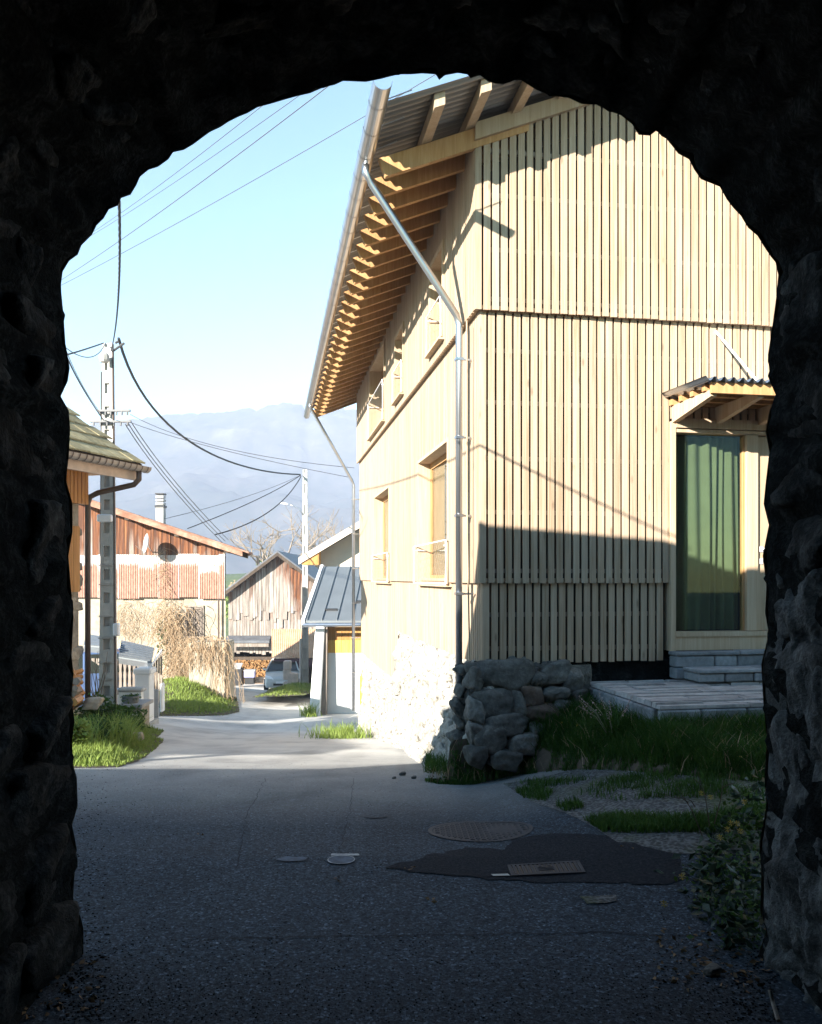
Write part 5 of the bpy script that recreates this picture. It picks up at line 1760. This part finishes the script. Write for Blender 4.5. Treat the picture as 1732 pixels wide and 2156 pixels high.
t_v = thing('dry_creeper', 'tangled leafless creeper hanging on the barn wall beside the shuttered window', 'creeper', at(370, 1470, 26.7))
mb = MB()
for k in range(330):
    px = min(402, max(336, R.gauss(372, 15))); py = R.uniform(1262, 1465)
    if py < 1340 and R.random() < .35: px -= R.uniform(0, 30)
    strand(mb, at(px, py, BY - .12 - R.uniform(0, .3)), 6, 1.1, .12, R.uniform(.007, .014))
mb.build('stems', M['vine'], t_v, kind='stuff')
mb = MB()
for k in range(260):
    strand(mb, at(R.uniform(245, 360), R.uniform(1262, 1335), BY - .02), 5, 1.0, .09, R.uniform(.004, .007))
mb.build('fine_stems', M['vine'], t_v, kind='stuff')
mb = MB()
for k in range(60):
    strand(mb, at(R.gauss(345, 5), R.uniform(1150, 1265), BY - .1), 5, .8, .1, .007)
mb.build('climbing_stems', M['vine'], t_v, kind='stuff')
leaves('ivy_leaves', [tuple(at(R.gauss(342, 6), R.uniform(1300, 1400), BY - .15)) for _ in range(240)], .09, M['leaf'], t_v, kind='stuff')
t_v2 = thing('dry_creeper', 'mop of dry brown creeper spilling over the short wall block', 'creeper', at(440, 1480, 25.4))
mb = MB()
for k in range(240):
    px = R.uniform(394, 480)
    n = 5 if px < 455 else 12
    strand(mb, at(px, R.uniform(1338, 1372), 25.6 - R.uniform(-.3, .12)), n, 1.4, .10, R.uniform(.007, .013))
mb.build('stems', M['vine'], t_v2, kind='stuff')
def barn_lift(x, y): return .4 * smooth(22.6, 26.3, y) * smooth(-5.75, -6.9, x)
vg = [G(338, 1508), (-7.6, 24.5), (-8.2, 26.8), (-5.7, 26.8), G(505, 1500), G(470, 1507), G(420, 1508)]
poly_sheet('grass_verge', ragged(vg, .05, .2), M['dirt'], .02, .4, lift=barn_lift, kind='structure')
vp = [(x, y, z + barn_lift(x, y)) for x, y, z in sample(vg, 7000)]
blades('barn_verge_grass', vp, np.array([.14 * (.2 + .8 * smooth(0, .7, edge_dist(p[0], p[1], vg))) for p in vp]), .02, M['verge'], lean=.7, kind='stuff')
c = at(490, 1490, 25.6)
shrub('small green weed bush at the corner of the short wall block', (c.x, c.y, c.z), (.25, .2, .25), 500, .09, M['leaf'])

# =================================================================== OLD BARN AT THE END OF THE LANE
OY = 46.0
def ox(px): return (px - 866) / F * OY
def oz(py): return HC - (py - 1217) / F * OY
t_ob = thing('plank_barn', 'grey plank gable barn with ragged weathered boards at the end of the lane', 'barn', (-7.3, OY, -4.4))
RX, RZ = ox(588), oz(1162)
EL, ER, EZ = ox(476), 2 * ox(588) - ox(476), oz(1246)
def gab(x): return RZ - (RZ - EZ) * abs(x - RX) / (RX - EL)
x = EL + .15
while x < ER - .1:
    w = R.uniform(.15, .24)
    zt = min(gab(x), gab(x + w)) - .12
    zb = oz(R.gauss(1300, 9))
    if zt - zb > .1:
        o = MB().box(x + .008, x + w - .008, OY - .08 + R.uniform(-.02, .01), OY - .04, zb, zt).build('board', M['old_plank'], t_ob)
        rd = .42 * math.exp(-((x - ox(625)) / .7) ** 2) + R.uniform(-.12, .1)
        set_wet(o, lambda a, b, c, zt=zt, rd=rd: max(0, min(1, .0 + rd + .5 * smooth(1.2, 0, zt - c))))
    o = MB().box(x + .008, x + w - .008, OY - .02, OY + .02, oz(1376) + R.uniform(-.1, .1), min(zt, oz(1285))).build('lower_board', M['old_plank'], t_ob)
    set_wet(o, lambda a, b, c: .05 + .35 * smooth(oz(1330), oz(1300), c) * 1.0)
    x += w
MB().prism([(EL + .2, oz(1300)), (ER - .2, oz(1300)), (ER - .2, EZ - .1), (RX, RZ - .15), (EL + .2, EZ - .1)], OY + .1, OY + 9).build('wall', M['dark_wood'], t_ob)
MB().box(EL + .2, EL + .3, OY + .1, OY + 9, -4.6, oz(1300)).box(ER - .3, ER - .2, OY + .1, OY + 9, -4.6, oz(1300)).box(EL + .3, ER - .3, OY + 3.4, OY + 3.6, -4.6, oz(1300)).build('inner_wall', M['dark_wood'], t_ob)
for s in (-1, 1):
    xe = RX + s * (RX - EL + .35)
    ze = gab(xe)
    MB().hexa([(RX, OY - .6, RZ - .04), (xe, OY - .6, ze - .04), (xe, OY + 9, ze - .04), (RX, OY + 9, RZ - .04), (RX, OY - .6, RZ + .05), (xe, OY - .6, ze + .05), (xe, OY + 9, ze + .05), (RX, OY + 9, RZ + .05)]).build('roof', M['slate_roof'], t_ob)
    MB().hexa([(RX, OY - .62, RZ - .25), (xe, OY - .62, ze - .25), (xe, OY - .56, ze - .25), (RX, OY - .56, RZ - .25), (RX, OY - .62, RZ - .045), (xe, OY - .62, ze - .045), (xe, OY - .56, ze - .045), (RX, OY - .56, RZ - .045)]).build('verge_board', M['dark_wood'], t_ob)
for q in (.25, .5, .75):
    for s in (-1, 1):
        xx = RX + s * q * (RX - EL)
        MB().box(xx - .1, xx + .1, OY - .5, OY + .1, gab(xx) - .34, gab(xx) - .1).build('purlin_end', M['dark_wood'], t_ob)
MB().hexa([(EL + .1, OY - .7, oz(1352)), (ox(572), OY - .7, oz(1352)), (ox(572), OY - .1, oz(1341)), (EL + .1, OY - .1, oz(1341)), (EL + .1, OY - .7, oz(1347)), (ox(572), OY - .7, oz(1347)), (ox(572), OY - .1, oz(1338)), (EL + .1, OY - .1, oz(1338))]).build('pent_roof', M['slate_roof'], t_ob)
MB().box(EL + .1, ox(570), OY - .66, OY - .6, oz(1360), oz(1353)).build('fascia', M['grey_wood'], t_ob)
MB().box(ox(478), ox(572), OY + .2, OY + .4, oz(1391), oz(1384)).build('log_beam', M['dark_wood'], t_ob)
# firewood in the open bay
t_fw = thing('firewood_stack', 'long stack of split firewood under the plank barn', 'firewood', (-8.6, OY + .6, -4.4))
mb = MB()
for r_ in range(17):
    for k in range(38):
        px = 482 + k * 2.9 + (1.4 if r_ % 2 else 0)
        if px > 600 - r_ * .4: continue
        py = 1391 + r_ * 3.2
        p = at(px + R.uniform(-.6, .6), py + R.uniform(-.6, .6), OY + .12 + R.uniform(0, .15))
        rr = R.uniform(.035, .055)
        mb.tube([p, p + Vector((R.uniform(-.02, .02), .5, 0))], rr, 5)
mb.build('split_logs', M['wood_end'], t_fw, kind='stuff')
wbox(482, 600, 1391, 1450, OY + .7, .2, 'inner_logs', M['wood_end'], t_fw)
# bins
t_b1 = thing('black_bin', 'black rubbish bin with white lid beside the firewood stack', 'bin', at(500, 1444, 43))
wbox(489, 510, 1408, 1444, 43, .6, 'body', M['dark'], t_b1, bevel=.03)
a, b = at(486, 1409, 42.95), at(512, 1396, 43.6)
MB().hexa([(a.x, 42.95, a.z), (b.x, 42.95, a.z), (b.x, 43.6, b.z - .03), (a.x, 43.6, b.z - .03), (a.x, 42.95, a.z + .04), (b.x, 42.95, a.z + .04), (b.x, 43.6, b.z), (a.x, 43.6, b.z)]).build('lid', M['concrete_step'], t_b1)
t_b2 = thing('plastic_crate', 'lilac plastic crate standing on a dark box by the firewood', 'crate', at(523, 1427, 42.5))
wbox(514, 536, 1413, 1427, 42.5, .4, 'tub', M['lilac_box'], t_b2, bevel=.02)
wbox(513, 537, 1411, 1413.5, 42.47, .46, 'rim', M['concrete_step'], t_b2)
o = wbox(515, 535, 1427.5, 1441, 42.5, .42, 'storage_box', M['dark'], None, bevel=.02)
tag(o, 'dark plastic box under the lilac crate', 'box')
t_pal = thing('plank_pile', 'low pile of grey planks on the ground by the firewood', 'planks', at(550, 1440, 43))
for k in range(3): wbox(538, 562, 1427 + k * 4, 1430.5 + k * 4, 43, .3, 'plank', M['grey_wood'], t_pal)
# lean-to with faded sheet roof
t_ln = thing('lean_to', 'open lean-to with faded salmon corrugated roof beside the plank barn', 'shed', at(620, 1460, 42))
for k in range(4):
    xa, xb = -7.4 + k * .75, -7.4 + (k + 1) * .75
    n = 36
    vs = []
    for i in range(n + 1):
        t = i / n
        c_ = .018 * math.sin(2 * math.pi * (xa + (xb - xa) * t) / .1)
        vs += [(xa + (xb - xa) * t, 43.6, -1.06 + c_), (xa + (xb - xa) * t + .42, 41.2, -2.36 + c_)]
    o = MB().add(vs, [(2 * i, 2 * i + 1, 2 * i + 3, 2 * i + 2) for i in range(n)]).build('roof_sheet', M['salmon_roof'], t_ln, sm=True)
MB().box(-6.9, -4.0, 41.25, 41.3, -2.8, -2.4).build('hanging_tarpaulin', M['plum'], t_ln)
for x in (-6.9, -4.2): MB().box(x, x + .12, 41.3, 41.42, -4.4, -2.4).build('post', M['dark_wood'], t_ln)
MB().box(-7.3, -4.2, 43.4, 43.5, -4.4, -1.2).box(-4.3, -4.2, 41.5, 43.4, -4.4, -1.9).build('rear_wall', M['dark_wood'], t_ln)
wbox(617, 634, 1408, 1425, 41.9, .4, 'stored_crate', M['lilac_box'], t_ln)

# cars
def make_car(name, label, loc, rz, paint):
    def cx(x, y, z):
        c, s = math.cos(rz), math.sin(rz)
        return (loc[0] + x * c - y * s, loc[1] + x * s + y * c, loc[2] + z)
    t = thing(name, label, 'car', loc)
    def CB(): return MB(cx)
    # sections along the length: y, half width low, half width belt, z low, z belt
    sec = [(-1.92, .52, .50, .34, .50), (-1.86, .70, .66, .24, .62), (-1.65, .80, .77, .20, .72), (-1.2, .83, .80, .20, .82), (-.75, .84, .82, .20, .93), (.6, .84, .82, .20, .97), (1.4, .83, .80, .22, .98), (1.75, .78, .74, .28, .95), (1.85, .66, .62, .36, .88)]
    vs = []
    for y, a, b, zl, zb in sec:
        vs += [(-a * .9, y, zl), (-a, y, zl + .12), (-a, y, (zl + zb) / 2), (-b, y, zb), (-b * .5, y, zb + .035), (b * .5, y, zb + .035), (b, y, zb), (a, y, (zl + zb) / 2), (a, y, zl + .12), (a * .9, y, zl)]
    fs = []
    for i in range(len(sec) - 1):
        for k in range(10):
            k2 = (k + 1) % 10
            fs.append((i * 10 + k, i * 10 + k2, (i + 1) * 10 + k2, (i + 1) * 10 + k))
    fs += [tuple(range(10)), tuple(range(len(sec) * 10 - 1, len(sec) * 10 - 11, -1))]
    CB().add(vs, fs).build('body', paint, t, sm=False, bevel=.03)
    cab = [(-.95, .72, .95), (-.18, .58, 1.40), (.95, .57, 1.42), (1.65, .60, 1.02)]
    roof = [(-.18, .58, 1.40), (.3, .585, 1.44), (.95, .57, 1.42)]
    CB().hexa([(-.80, -.95, .94), (.80, -.95, .94), (.80, 1.72, .97), (-.80, 1.72, .97), (-.58, -.12, 1.385), (.58, -.12, 1.385), (.58, 1.15, 1.39), (-.58, 1.15, 1.39)]).build('cabin_glass', M['car_glass'], t)
    CB().hexa([(-.59, -.20, 1.385), (.59, -.20, 1.385), (.585, 1.2, 1.39), (-.585, 1.2, 1.39), (-.5, -.1, 1.435), (.5, -.1, 1.435), (.5, 1.1, 1.44), (-.5, 1.1, 1.44)]).build('roof', paint, t, bevel=.02)
    for s in (-1, 1):
        CB().tube([(s * .80, -.97, .94), (s * .59, -.17, 1.39)], .035, 6).build('pillar', paint, t)
        CB().tube([(s * .81, .4, .95), (s * .595, .4, 1.39)], .03, 6).build('pillar', paint, t)
        CB().tube([(s * .81, 1.72, .95), (s * .595, 1.17, 1.39)], .05, 6).build('pillar', paint, t)
        CB().hexa([(s * .36, -1.90, .55), (s * .70, -1.80, .56), (s * .78, -1.55, .66), (s * .5, -1.7, .66), (s * .36, -1.88, .66), (s * .70, -1.76, .70), (s * .79, -1.48, .80), (s * .5, -1.66, .74)]).build('headlight', M['lamp_glass'], t)
        CB().hexa([(s * .82, -.78, .95), (s * .98, -.74, .97), (s * .98, -.64, .97), (s * .82, -.68, .95), (s * .82, -.78, 1.03), (s * .98, -.74, 1.08), (s * .98, -.64, 1.08), (s * .82, -.68, 1.03)]).build('wing_mirror', paint, t)
        for y in (-1.2, 1.15):
            w = CB().tube([(s * .86, y, .29), (s * .66, y, .29)], .29, 18).build('tyre', M['rubber'], t)
            CB().tube([(s * .868, y, .29), (s * .80, y, .29)], .18, 14).build('rim', M['zinc'], w)
    CB().box(-.36, .36, -1.955, -1.90, .34, .44).build('grille', M['dark'], t)
    CB().box(-.24, .24, -1.965, -1.94, .44, .54).build('number_plate', M['steel_white'], t)
    CB().tube([(-.35, -.92, .975), (.1, -.78, 1.06)], .008, 4).build('wiper', M['dark'], t)
    return t
make_car('parked_car', 'silver hatchback parked facing the lane in front of the firewood stack', (at(588, 1460, 40).x, 41.5, gz2(-6.3, 40.2) + .02), .08, M['car_silver'])
make_car('parked_car', 'blue car parked behind the near utility pole', (at(196, 1462, 18.6).x - .9, 19.3, gz2(-8, 19.3)), -1.2, M['car_blue'])
# broken masonry pillar in front of the car
t_mp = thing('masonry_pillar', 'broken pinkish masonry pillar half hiding the silver car', 'pillar', at(612, 1470, 37.5))
for (a, b, c, d_) in ((597, 612, 1392, 1410), (596, 611, 1410, 1432), (606, 626, 1418, 1446), (596, 612, 1437, 1452), (597, 611, 1453, 1470)):
    wbox(a, b, c, d_, 37.5 + R.uniform(0, .05), .4, 'masonry_block', M['plaster_pink'], t_mp, bevel=.03)
o = inst('boulder', rock(2, 'boulder'), at(622, 1462, 37.6), (0, 0, 0), (.6, .5, .75)); tag(o, 'dark boulder beside the broken masonry pillar', 'boulder')
vg2 = [G(530, 1487), G(560, 1474), (-6.1, 36.5), (-4.0, 37.5), (-3.4, 32), G(640, 1484), G(600, 1487)]
poly_sheet('grass_verge', ragged(vg2, .06, .2), M['dirt'], .02, .5, lift=lambda x, y: .3 * smooth(-6.5, -4.2, x), kind='structure')
vp = [(x, y, z + .3 * smooth(-6.5, -4.2, x)) for x, y, z in sample(vg2, 5000)]
blades('lane_verge_grass', vp, np.array([.16 * (.2 + .8 * smooth(0, .9, edge_dist(p[0], p[1], vg2))) for p in vp]), .025, M['verge'], lean=.7, kind='stuff')
# pole at the bend, with street lamp
t_p2, P2X = concrete_pole('utility_pole', 'tall pale concrete utility pole with street lamp at the bend of the lane', 643, 36, -3.5, 6.4, .30, .19, .9, 'concrete utility poles')
a = at(638, 1084, 35.9)
t_sl = thing('street_lamp', 'curved arm street lamp fixed to the far utility pole', 'street lamp', a)
MB().tube([a, at(632, 1072, 35.9), at(618, 1065, 35.9), at(608, 1062, 35.9)], .022, 8).build('arm', M['zinc'], t_sl, sm=True)
p = at(602, 1061, 35.9)
MB().hexa([p + Vector(v) for v in ((-.3, -.1, .02), (.12, -.1, -.05), (.12, .1, -.05), (-.3, .1, .02), (-.24, -.07, .07), (.1, -.07, .03), (.1, .07, .03), (-.24, .07, .07))]).build('lantern', M['steel_white'], t_sl, bevel=.02)
MB().tube([(P2X - .17, 35.8, -3.4), (P2X - .165, 35.8, -1.0)], .05, 8).build('conduit', M['zinc'], t_p2)

# =================================================================== BUILDINGS BEHIND THE TIMBER HOUSE
SYY = 23.5
def sx_(px): return (px - 866) / F * SYY
def sz_(py): return HC - (py - 1217) / F * SYY
t_sd = thing('white_shed', 'white walled shed with grey standing seam roof behind the timber house', 'shed', (-1.8, 24, -2.4))
MB().box(sx_(684), -.6, SYY + .35, SYY + 4.3, -3, sz_(1377)).build('wall', M['plaster_white'], t_sd)
x = sx_(684)
while x < -.7:
    w = R.uniform(.19, .26)
    MB().box(x + .004, x + w - .004, SYY + .38 + R.uniform(0, .01), SYY + .46, sz_(1374), sz_(1313)).build('board', M['orange_wood'], t_sd)
    MB().box(x + .004, x + w - .004, SYY + .33, SYY + .375, sz_(1377), sz_(1350)).build('lower_board', M['yellow_wood'], t_sd)
    x += w
MB().box(sx_(684), -.6, SYY + .5, SYY + 4.3, sz_(1377), sz_(1310)).build('inner_wall', M['dark_wood'], t_sd)
# battered corner pier
a, b = at(648, 1515, SYY - .2), at(682, 1515, SYY - .2)
c, d_ = at(664, 1310, SYY - .1), at(684, 1310, SYY - .1)
MB().hexa([(a.x, SYY - .3, -3), (b.x - .15, SYY - .3, -3), (b.x - .15, SYY + .6, -3), (a.x, SYY + .6, -3), (c.x, SYY + .05, c.z), (d_.x, SYY + .05, c.z), (d_.x, SYY + .6, c.z), (c.x, SYY + .6, c.z)]).build('pier', M['plaster_white'], t_sd, bevel=.03)
MB().hexa([(b.x - .14, SYY - .02, -3), (b.x + .04, SYY - .02, -3), (b.x + .04, SYY + .6, -3), (b.x - .14, SYY + .6, -3), (d_.x + .005, SYY + .1, c.z), (d_.x + .06, SYY + .1, c.z), (d_.x + .06, SYY + .6, c.z), (d_.x + .005, SYY + .6, c.z)]).build('door_post', M['grey_wood'], t_sd)
# roof with seams
e0, e1 = sz_(1306), HC + 24 / F * 27.2
def rf(x, t, dz=0): return (x + .1 * t, SYY - .25 + (27.2 - SYY + .25) * t, e0 + (e1 - e0) * t + dz)
xl = sx_(645)
MB().hexa([rf(xl, 0, -.06), rf(.2, 0, -.06), rf(.2, 1, -.06), rf(xl, 1, -.06), rf(xl, 0), rf(.2, 0), rf(.2, 1), rf(xl, 1)]).build('roof', M['grey_roof'], t_sd)
x = xl + .04
while x < .1:
    MB().hexa([rf(x, .0, .001), rf(x + .025, .0, .001), rf(x + .025, 1, .001), rf(x, 1, .001), rf(x, .0, .04), rf(x + .025, .0, .04), rf(x + .025, 1, .04), rf(x, 1, .04)]).build('seam', M['grey_roof'], t_sd)
    x += .42
MB().hexa([rf(xl - .1, -.01, -.1), rf(xl - .005, -.01, -.1), rf(xl - .005, 1.01, -.1), rf(xl - .1, 1.01, -.1), rf(xl - .1, -.01, .05), rf(xl - .005, -.01, .05), rf(xl - .005, 1.01, .05), rf(xl - .1, 1.01, .05)]).build('verge_flashing', M['steel_white'], t_sd)
MB().tube([rf(xl - .05, -.03, -.07), rf(.2, -.03, -.07)], .055, 8).build('gutter', M['zinc'], t_sd)
for t_, k in ((.16, 1), (.30, 3), (.16, 4)):
    xx = xl + .04 + .42 * k
    MB().hexa([rf(xx + .03, t_, .001), rf(xx + .39, t_, .001), rf(xx + .39, t_ + .012, .001), rf(xx + .03, t_ + .012, .001), rf(xx + .03, t_, .05), rf(xx + .39, t_, .05), rf(xx + .39, t_ + .012, .05), rf(xx + .03, t_ + .012, .05)]).build('snow_stop', M['dark'], t_sd)
# beige house
HY = 32.0
t_bh = thing('beige_house', 'beige rendered gable house with grey roof rising behind the white shed', 'house', (0, HY + 1, -3))
xw = (676 - 866) / F * HY
def vz(x): return 2.36 + .60 * (x + 4.27)
MB().prism([(xw, -4), (3.5, -4), (3.5, vz(xw)), (.9, vz(.9) - .15), (xw, vz(xw) - .15)], HY + .1, HY + 8).build('wall', M['plaster_beige'], t_bh)
def vr(x, y, dz): return (x, y, vz(x) + dz)
MB().hexa([vr(-4.27, HY - .8, 0), vr(.9, HY - .8, 0), vr(.9, HY + 8, 0), vr(-4.27, HY + 8, 0), vr(-4.27, HY - .8, .08), vr(.9, HY - .8, .08), vr(.9, HY + 8, .08), vr(-4.27, HY + 8, .08)]).build('roof', M['fibre_roof'], t_bh)
MB().hexa([vr(-4.27, HY - .84, -.2), vr(.9, HY - .84, -.2), vr(.9, HY - .805, -.2), vr(-4.27, HY - .805, -.2), vr(-4.27, HY - .84, .06), vr(.9, HY - .84, .06), vr(.9, HY - .805, .06), vr(-4.27, HY - .805, .06)]).build('barge_board', M['plaster_beige'], t_bh)
MB().hexa([(-4.15, HY - .78, 2.15), (xw, HY - .78, 2.15), (xw, HY + .08, 2.15), (-4.15, HY + .08, 2.15), (-4.15, HY - .78, 2.34), (xw, HY - .78, vz(xw) - .02), (xw, HY + .08, vz(xw) - .02), (-4.15, HY + .08, 2.34)]).build('boxed_eave', M['orange_wood'], t_bh)
# orange board and panel leaning at the far corner of the timber house
o = MB().prism([(at(758, 1440, 18.9).x, at(0, 1425, 18.9).z), (at(757, 1440, 18.9).x, at(0, 1505, 18.9).z), (at(764, 1440, 18.9).x, at(0, 1538, 18.9).z), (at(776, 0, 18.9).x, at(0, 1538, 18.9).z), (at(776, 0, 18.9).x, at(0, 1400, 18.9).z), (at(766, 0, 18.9).x, at(0, 1406, 18.9).z)], 18.9, 18.95).build('wooden_board', M['yellow_wood'])
tag(o, 'orange rounded wooden board leaning at the far end of the rubble footing', 'board')
c = at(722, 1552, 16.4)
blades('roadside_tuft', [(c.x + R.gauss(0, .28), c.y + R.gauss(0, .3), gz2(c.x, c.y) - .01) for _ in range(900)], .2, .014, M['verge'], lean=.6, kind='stuff')
c = at(652, 1512, 23)
blades('roadside_tuft', [(c.x + R.gauss(0, .1), c.y + R.gauss(0, .1), gz2(c.x, 23)) for _ in range(160)], .3, .018, M['verge'], lean=.6, kind='stuff')

# =================================================================== TREES AND SLOPES BEYOND
def bare_tree(label, x, y, zb, h, spread, ivy=True, group='bare trees behind the plank barn', seed=1, twigs=2):
    r2 = random.Random(seed)
    t = thing('bare_tree', label, 'tree', (x, y, zb), group)
    tm, bm_ = MB(), MB()
    tips = []
    def grow(p, d, l, r, lev):
        n = 4
        pts = [p]
        for k in range(n):
            d = (d + Vector((r2.gauss(0, .13), r2.gauss(0, .13), r2.gauss(.03, .08)))).normalized()
            pts.append(pts[-1] + d * (l / n))
        (tm if lev == 0 else bm_).tube(pts, r, 6 if lev < 2 else 4, r * .6, caps=False)
        tips.append(pts[-1])
        if lev < 4:
            for k in range(4 if lev < 2 else 3 + (lev == 3) * twigs):
                q = pts[r2.randint(2, n)]
                e = (d * .75 + Vector((r2.gauss(0, .6), r2.gauss(0, .6), r2.gauss(.15, .35))) * spread).normalized()
                grow(q, e, l * r2.uniform(.55, .75), max(.02, r * .5), lev + 1)
    grow(Vector((x, y, zb)), Vector((r2.gauss(0, .05), 0, 1)), h * .42, h * .022, 0)
    tm.build('trunk', M['bark'], t, sm=True)
    bm_.build('crown', M['twig'], t, kind='stuff')
    if ivy:
        leaves('ivy', blob_points((x, y, zb + h * .42), (h * .06, h * .06, h * .2), 700), .3, M['leaf'], t, kind='stuff')
    return t
bare_tree('bare spreading tree with ivy on trunk left of the plank barn ridge', (553 - 866) / F * 62, 62, -5.6, 14.5, 1.0, seed=3)
bare_tree('bare tree with ivy behind the plank barn ridge', (618 - 866) / F * 66, 66, -5.8, 14.0, .95, seed=8)
bare_tree('slender bare tree between the plank barn roof and the far utility pole', (655 - 866) / F * 70, 70, -6, 13, .9, seed=12, ivy=False)
bare_tree('bare tree above the beige house roof', (700 - 866) / F * 75, 75, -4, 13, .9, seed=15, ivy=False)
def meadow_fn(i, j):
    x = -70 + 110 * i; y = 78 + 130 * j
    return (x, y, -9 + 11.5 * smooth(0, .8, j) + (x + 20) * .02 + 1.2 * fbm(x * .05, y * .05, 2, 4))
MB().grid(60, 40, meadow_fn).build('meadow', M['meadow'], sm=True, kind='structure')
for k, (px, Y, zb, r, lab) in enumerate(((486, 95, -3.2, 1.9, 'pale green budding bush at the edge of the meadow beside the rusty barn eave'), (505, 100, -2.2, 1.7, 'olive bush behind the left eave of the plank barn'), (672, 95, .2, 2.3, 'brownish thicket on the slope right of the far utility pole'), (712, 98, 1.2, 2.4, 'brownish thicket above the beige house roof edge'), (535, 98, -1.5, 1.8, 'bare grey thicket below the spreading tree'))):
    x = (px - 866) / F * Y
    shrub(lab, (x, Y, zb + r), (r, r, r), 1500, .34, M['verge'] if k == 0 else M['vine'], cat='bush')

# =================================================================== CABLES
def cable(name, label, pts, r, mat, group, twist=False):
    P = [Vector(p) for p in pts]
    if group == OG: P[1] = P[1] + (P[1] - P[0]) * .6
    n = 24
    out = []
    if len(P) == 2:
        sag = (P[1] - P[0]).length * .01
        out = [P[0].lerp(P[1], k / n) - Vector((0, 0, sag * 4 * (k / n) * (1 - k / n))) for k in range(n + 1)]
    else:
        # curve through three points
        for k in range(n + 1):
            t = k / n
            c = P[1] * 2 - (P[0] + P[2]) * .5
            out.append(P[0] * (1 - t) ** 2 + c * (2 * t * (1 - t)) + P[2] * t ** 2)
    mb = MB()
    if twist:
        fine = []
        m = n * 6
        for k in range(m + 1):
            f = k / m * n; i = min(n - 1, int(f))
            fine.append(out[i].lerp(out[i + 1], f - i))
        for s in range(3):
            mb.tube([p + Vector((math.cos(k * .9 + s * 2.09), math.sin(k * .9 + s * 2.09) * .5, math.sin(k * .9 + s * 2.09))) * r * 1.0 for k, p in enumerate(fine)], r, 5)
    else:
        mb.tube(out, r, 5)
    o = mb.build(name, mat)
    return tag(o, label, 'cable', group)
OG, PG = 'thin overhead wires crossing the sky', 'cables strung between the poles'
cable('overhead_wire', 'lowest thin wire rising across the sky past the gutter end', [at(110, 610, 22), at(905, 140, 14)], .007, M['wire'], OG)
cable('overhead_wire', 'thin wire crossing the sky second from below', [at(112, 600, 22), at(650, 185, 12)], .007, M['wire'], OG)
cable('overhead_wire', 'thin wire crossing the sky third from below', [at(150, 520, 21), at(590, 205, 12)], .005, M['wire'], OG)
cable('overhead_wire', 'uppermost thin wire close under the left of the arch', [at(150, 517, 21), at(500, 240, 12)], .005, M['wire'], OG)
cable('twisted_cable', 'thick twisted cable running from the near pole top up under the arch', [at(234, 738, PY1), at(251, 590, 8.6), (-1.35, 3.62, 4.26)], .0065, M['cable'], PG, True)
cable('power_cable', 'thick sagging cable from the near pole to the far pole', [at(250, 712, PY1), at(425, 945, 24), at(632, 999, 35.8)], .03, M['cable'], PG)
cable('power_cable', 'cable from the far pole down to the rusty barn roof edge', [at(634, 1003, 35.8), at(570, 1075, 31), at(452, 1126, 27.2)], .022, M['cable'], PG)
cable('power_cable', 'cable from the far pole to the middle of the rusty barn roof', [at(634, 1000, 35.8), at(545, 1050, 32), at(395, 1113, 29)], .017, M['cable'], PG)
cable('power_cable', 'faint cable from the far pole to the barn chimney', [at(634, 1000, 35.8), at(520, 1045, 33), at(340, 1094, 29)], .010, M['wire'], PG)
for k, (dx, dy) in enumerate(((0, 0), (5, -4), (10, -9))):
    cable('service_line', ('lowest', 'middle', 'upper')[k] + ' of three lines from the near pole crossarm down to the barn eave', [at(264 + dx, 893 + dy, PY1), at(365 + dx, 1030 + dy, 20.5), at(468 + dx * 1.3, 1142 + dy * .6, 27)], .010, M['wire'], PG)
cable('telephone_line', 'upper thin line from the near pole crossarm towards the timber house', [at(274, 872, PY1), at(480, 945, 18), at(746, 985, 20.5)], .006, M['wire'], PG)
cable('telephone_line', 'lower thin line from the near pole crossarm towards the timber house', [at(274, 889, PY1), at(480, 950, 18), at(742, 1006, 20.5)], .006, M['wire'], PG)
cable('service_line', 'dark line from the left jamb down to the near pole crossarm', [at(128, 715, 12.5), at(165, 800, 13.8), at(218, 884, PY1)], .012, M['cable'], PG)
cable('service_line', 'pale line from the left jamb to the upper crossarm', [at(130, 710, 12.5), at(168, 800, 13.8), at(212, 870, PY1)], .006, M['wire'], PG)
cable('service_line', 'short double line from the left jamb to the near pole head', [at(120, 752, 13.2), at(170, 738, 14), at(218, 722, PY1)], .014, M['cable'], PG)
cable('service_line', 'drooping thin line between the left jamb and the near pole head', [at(120, 715, 13.2), at(185, 752, 14), at(222, 722, PY1)], .008, M['wire'], PG)
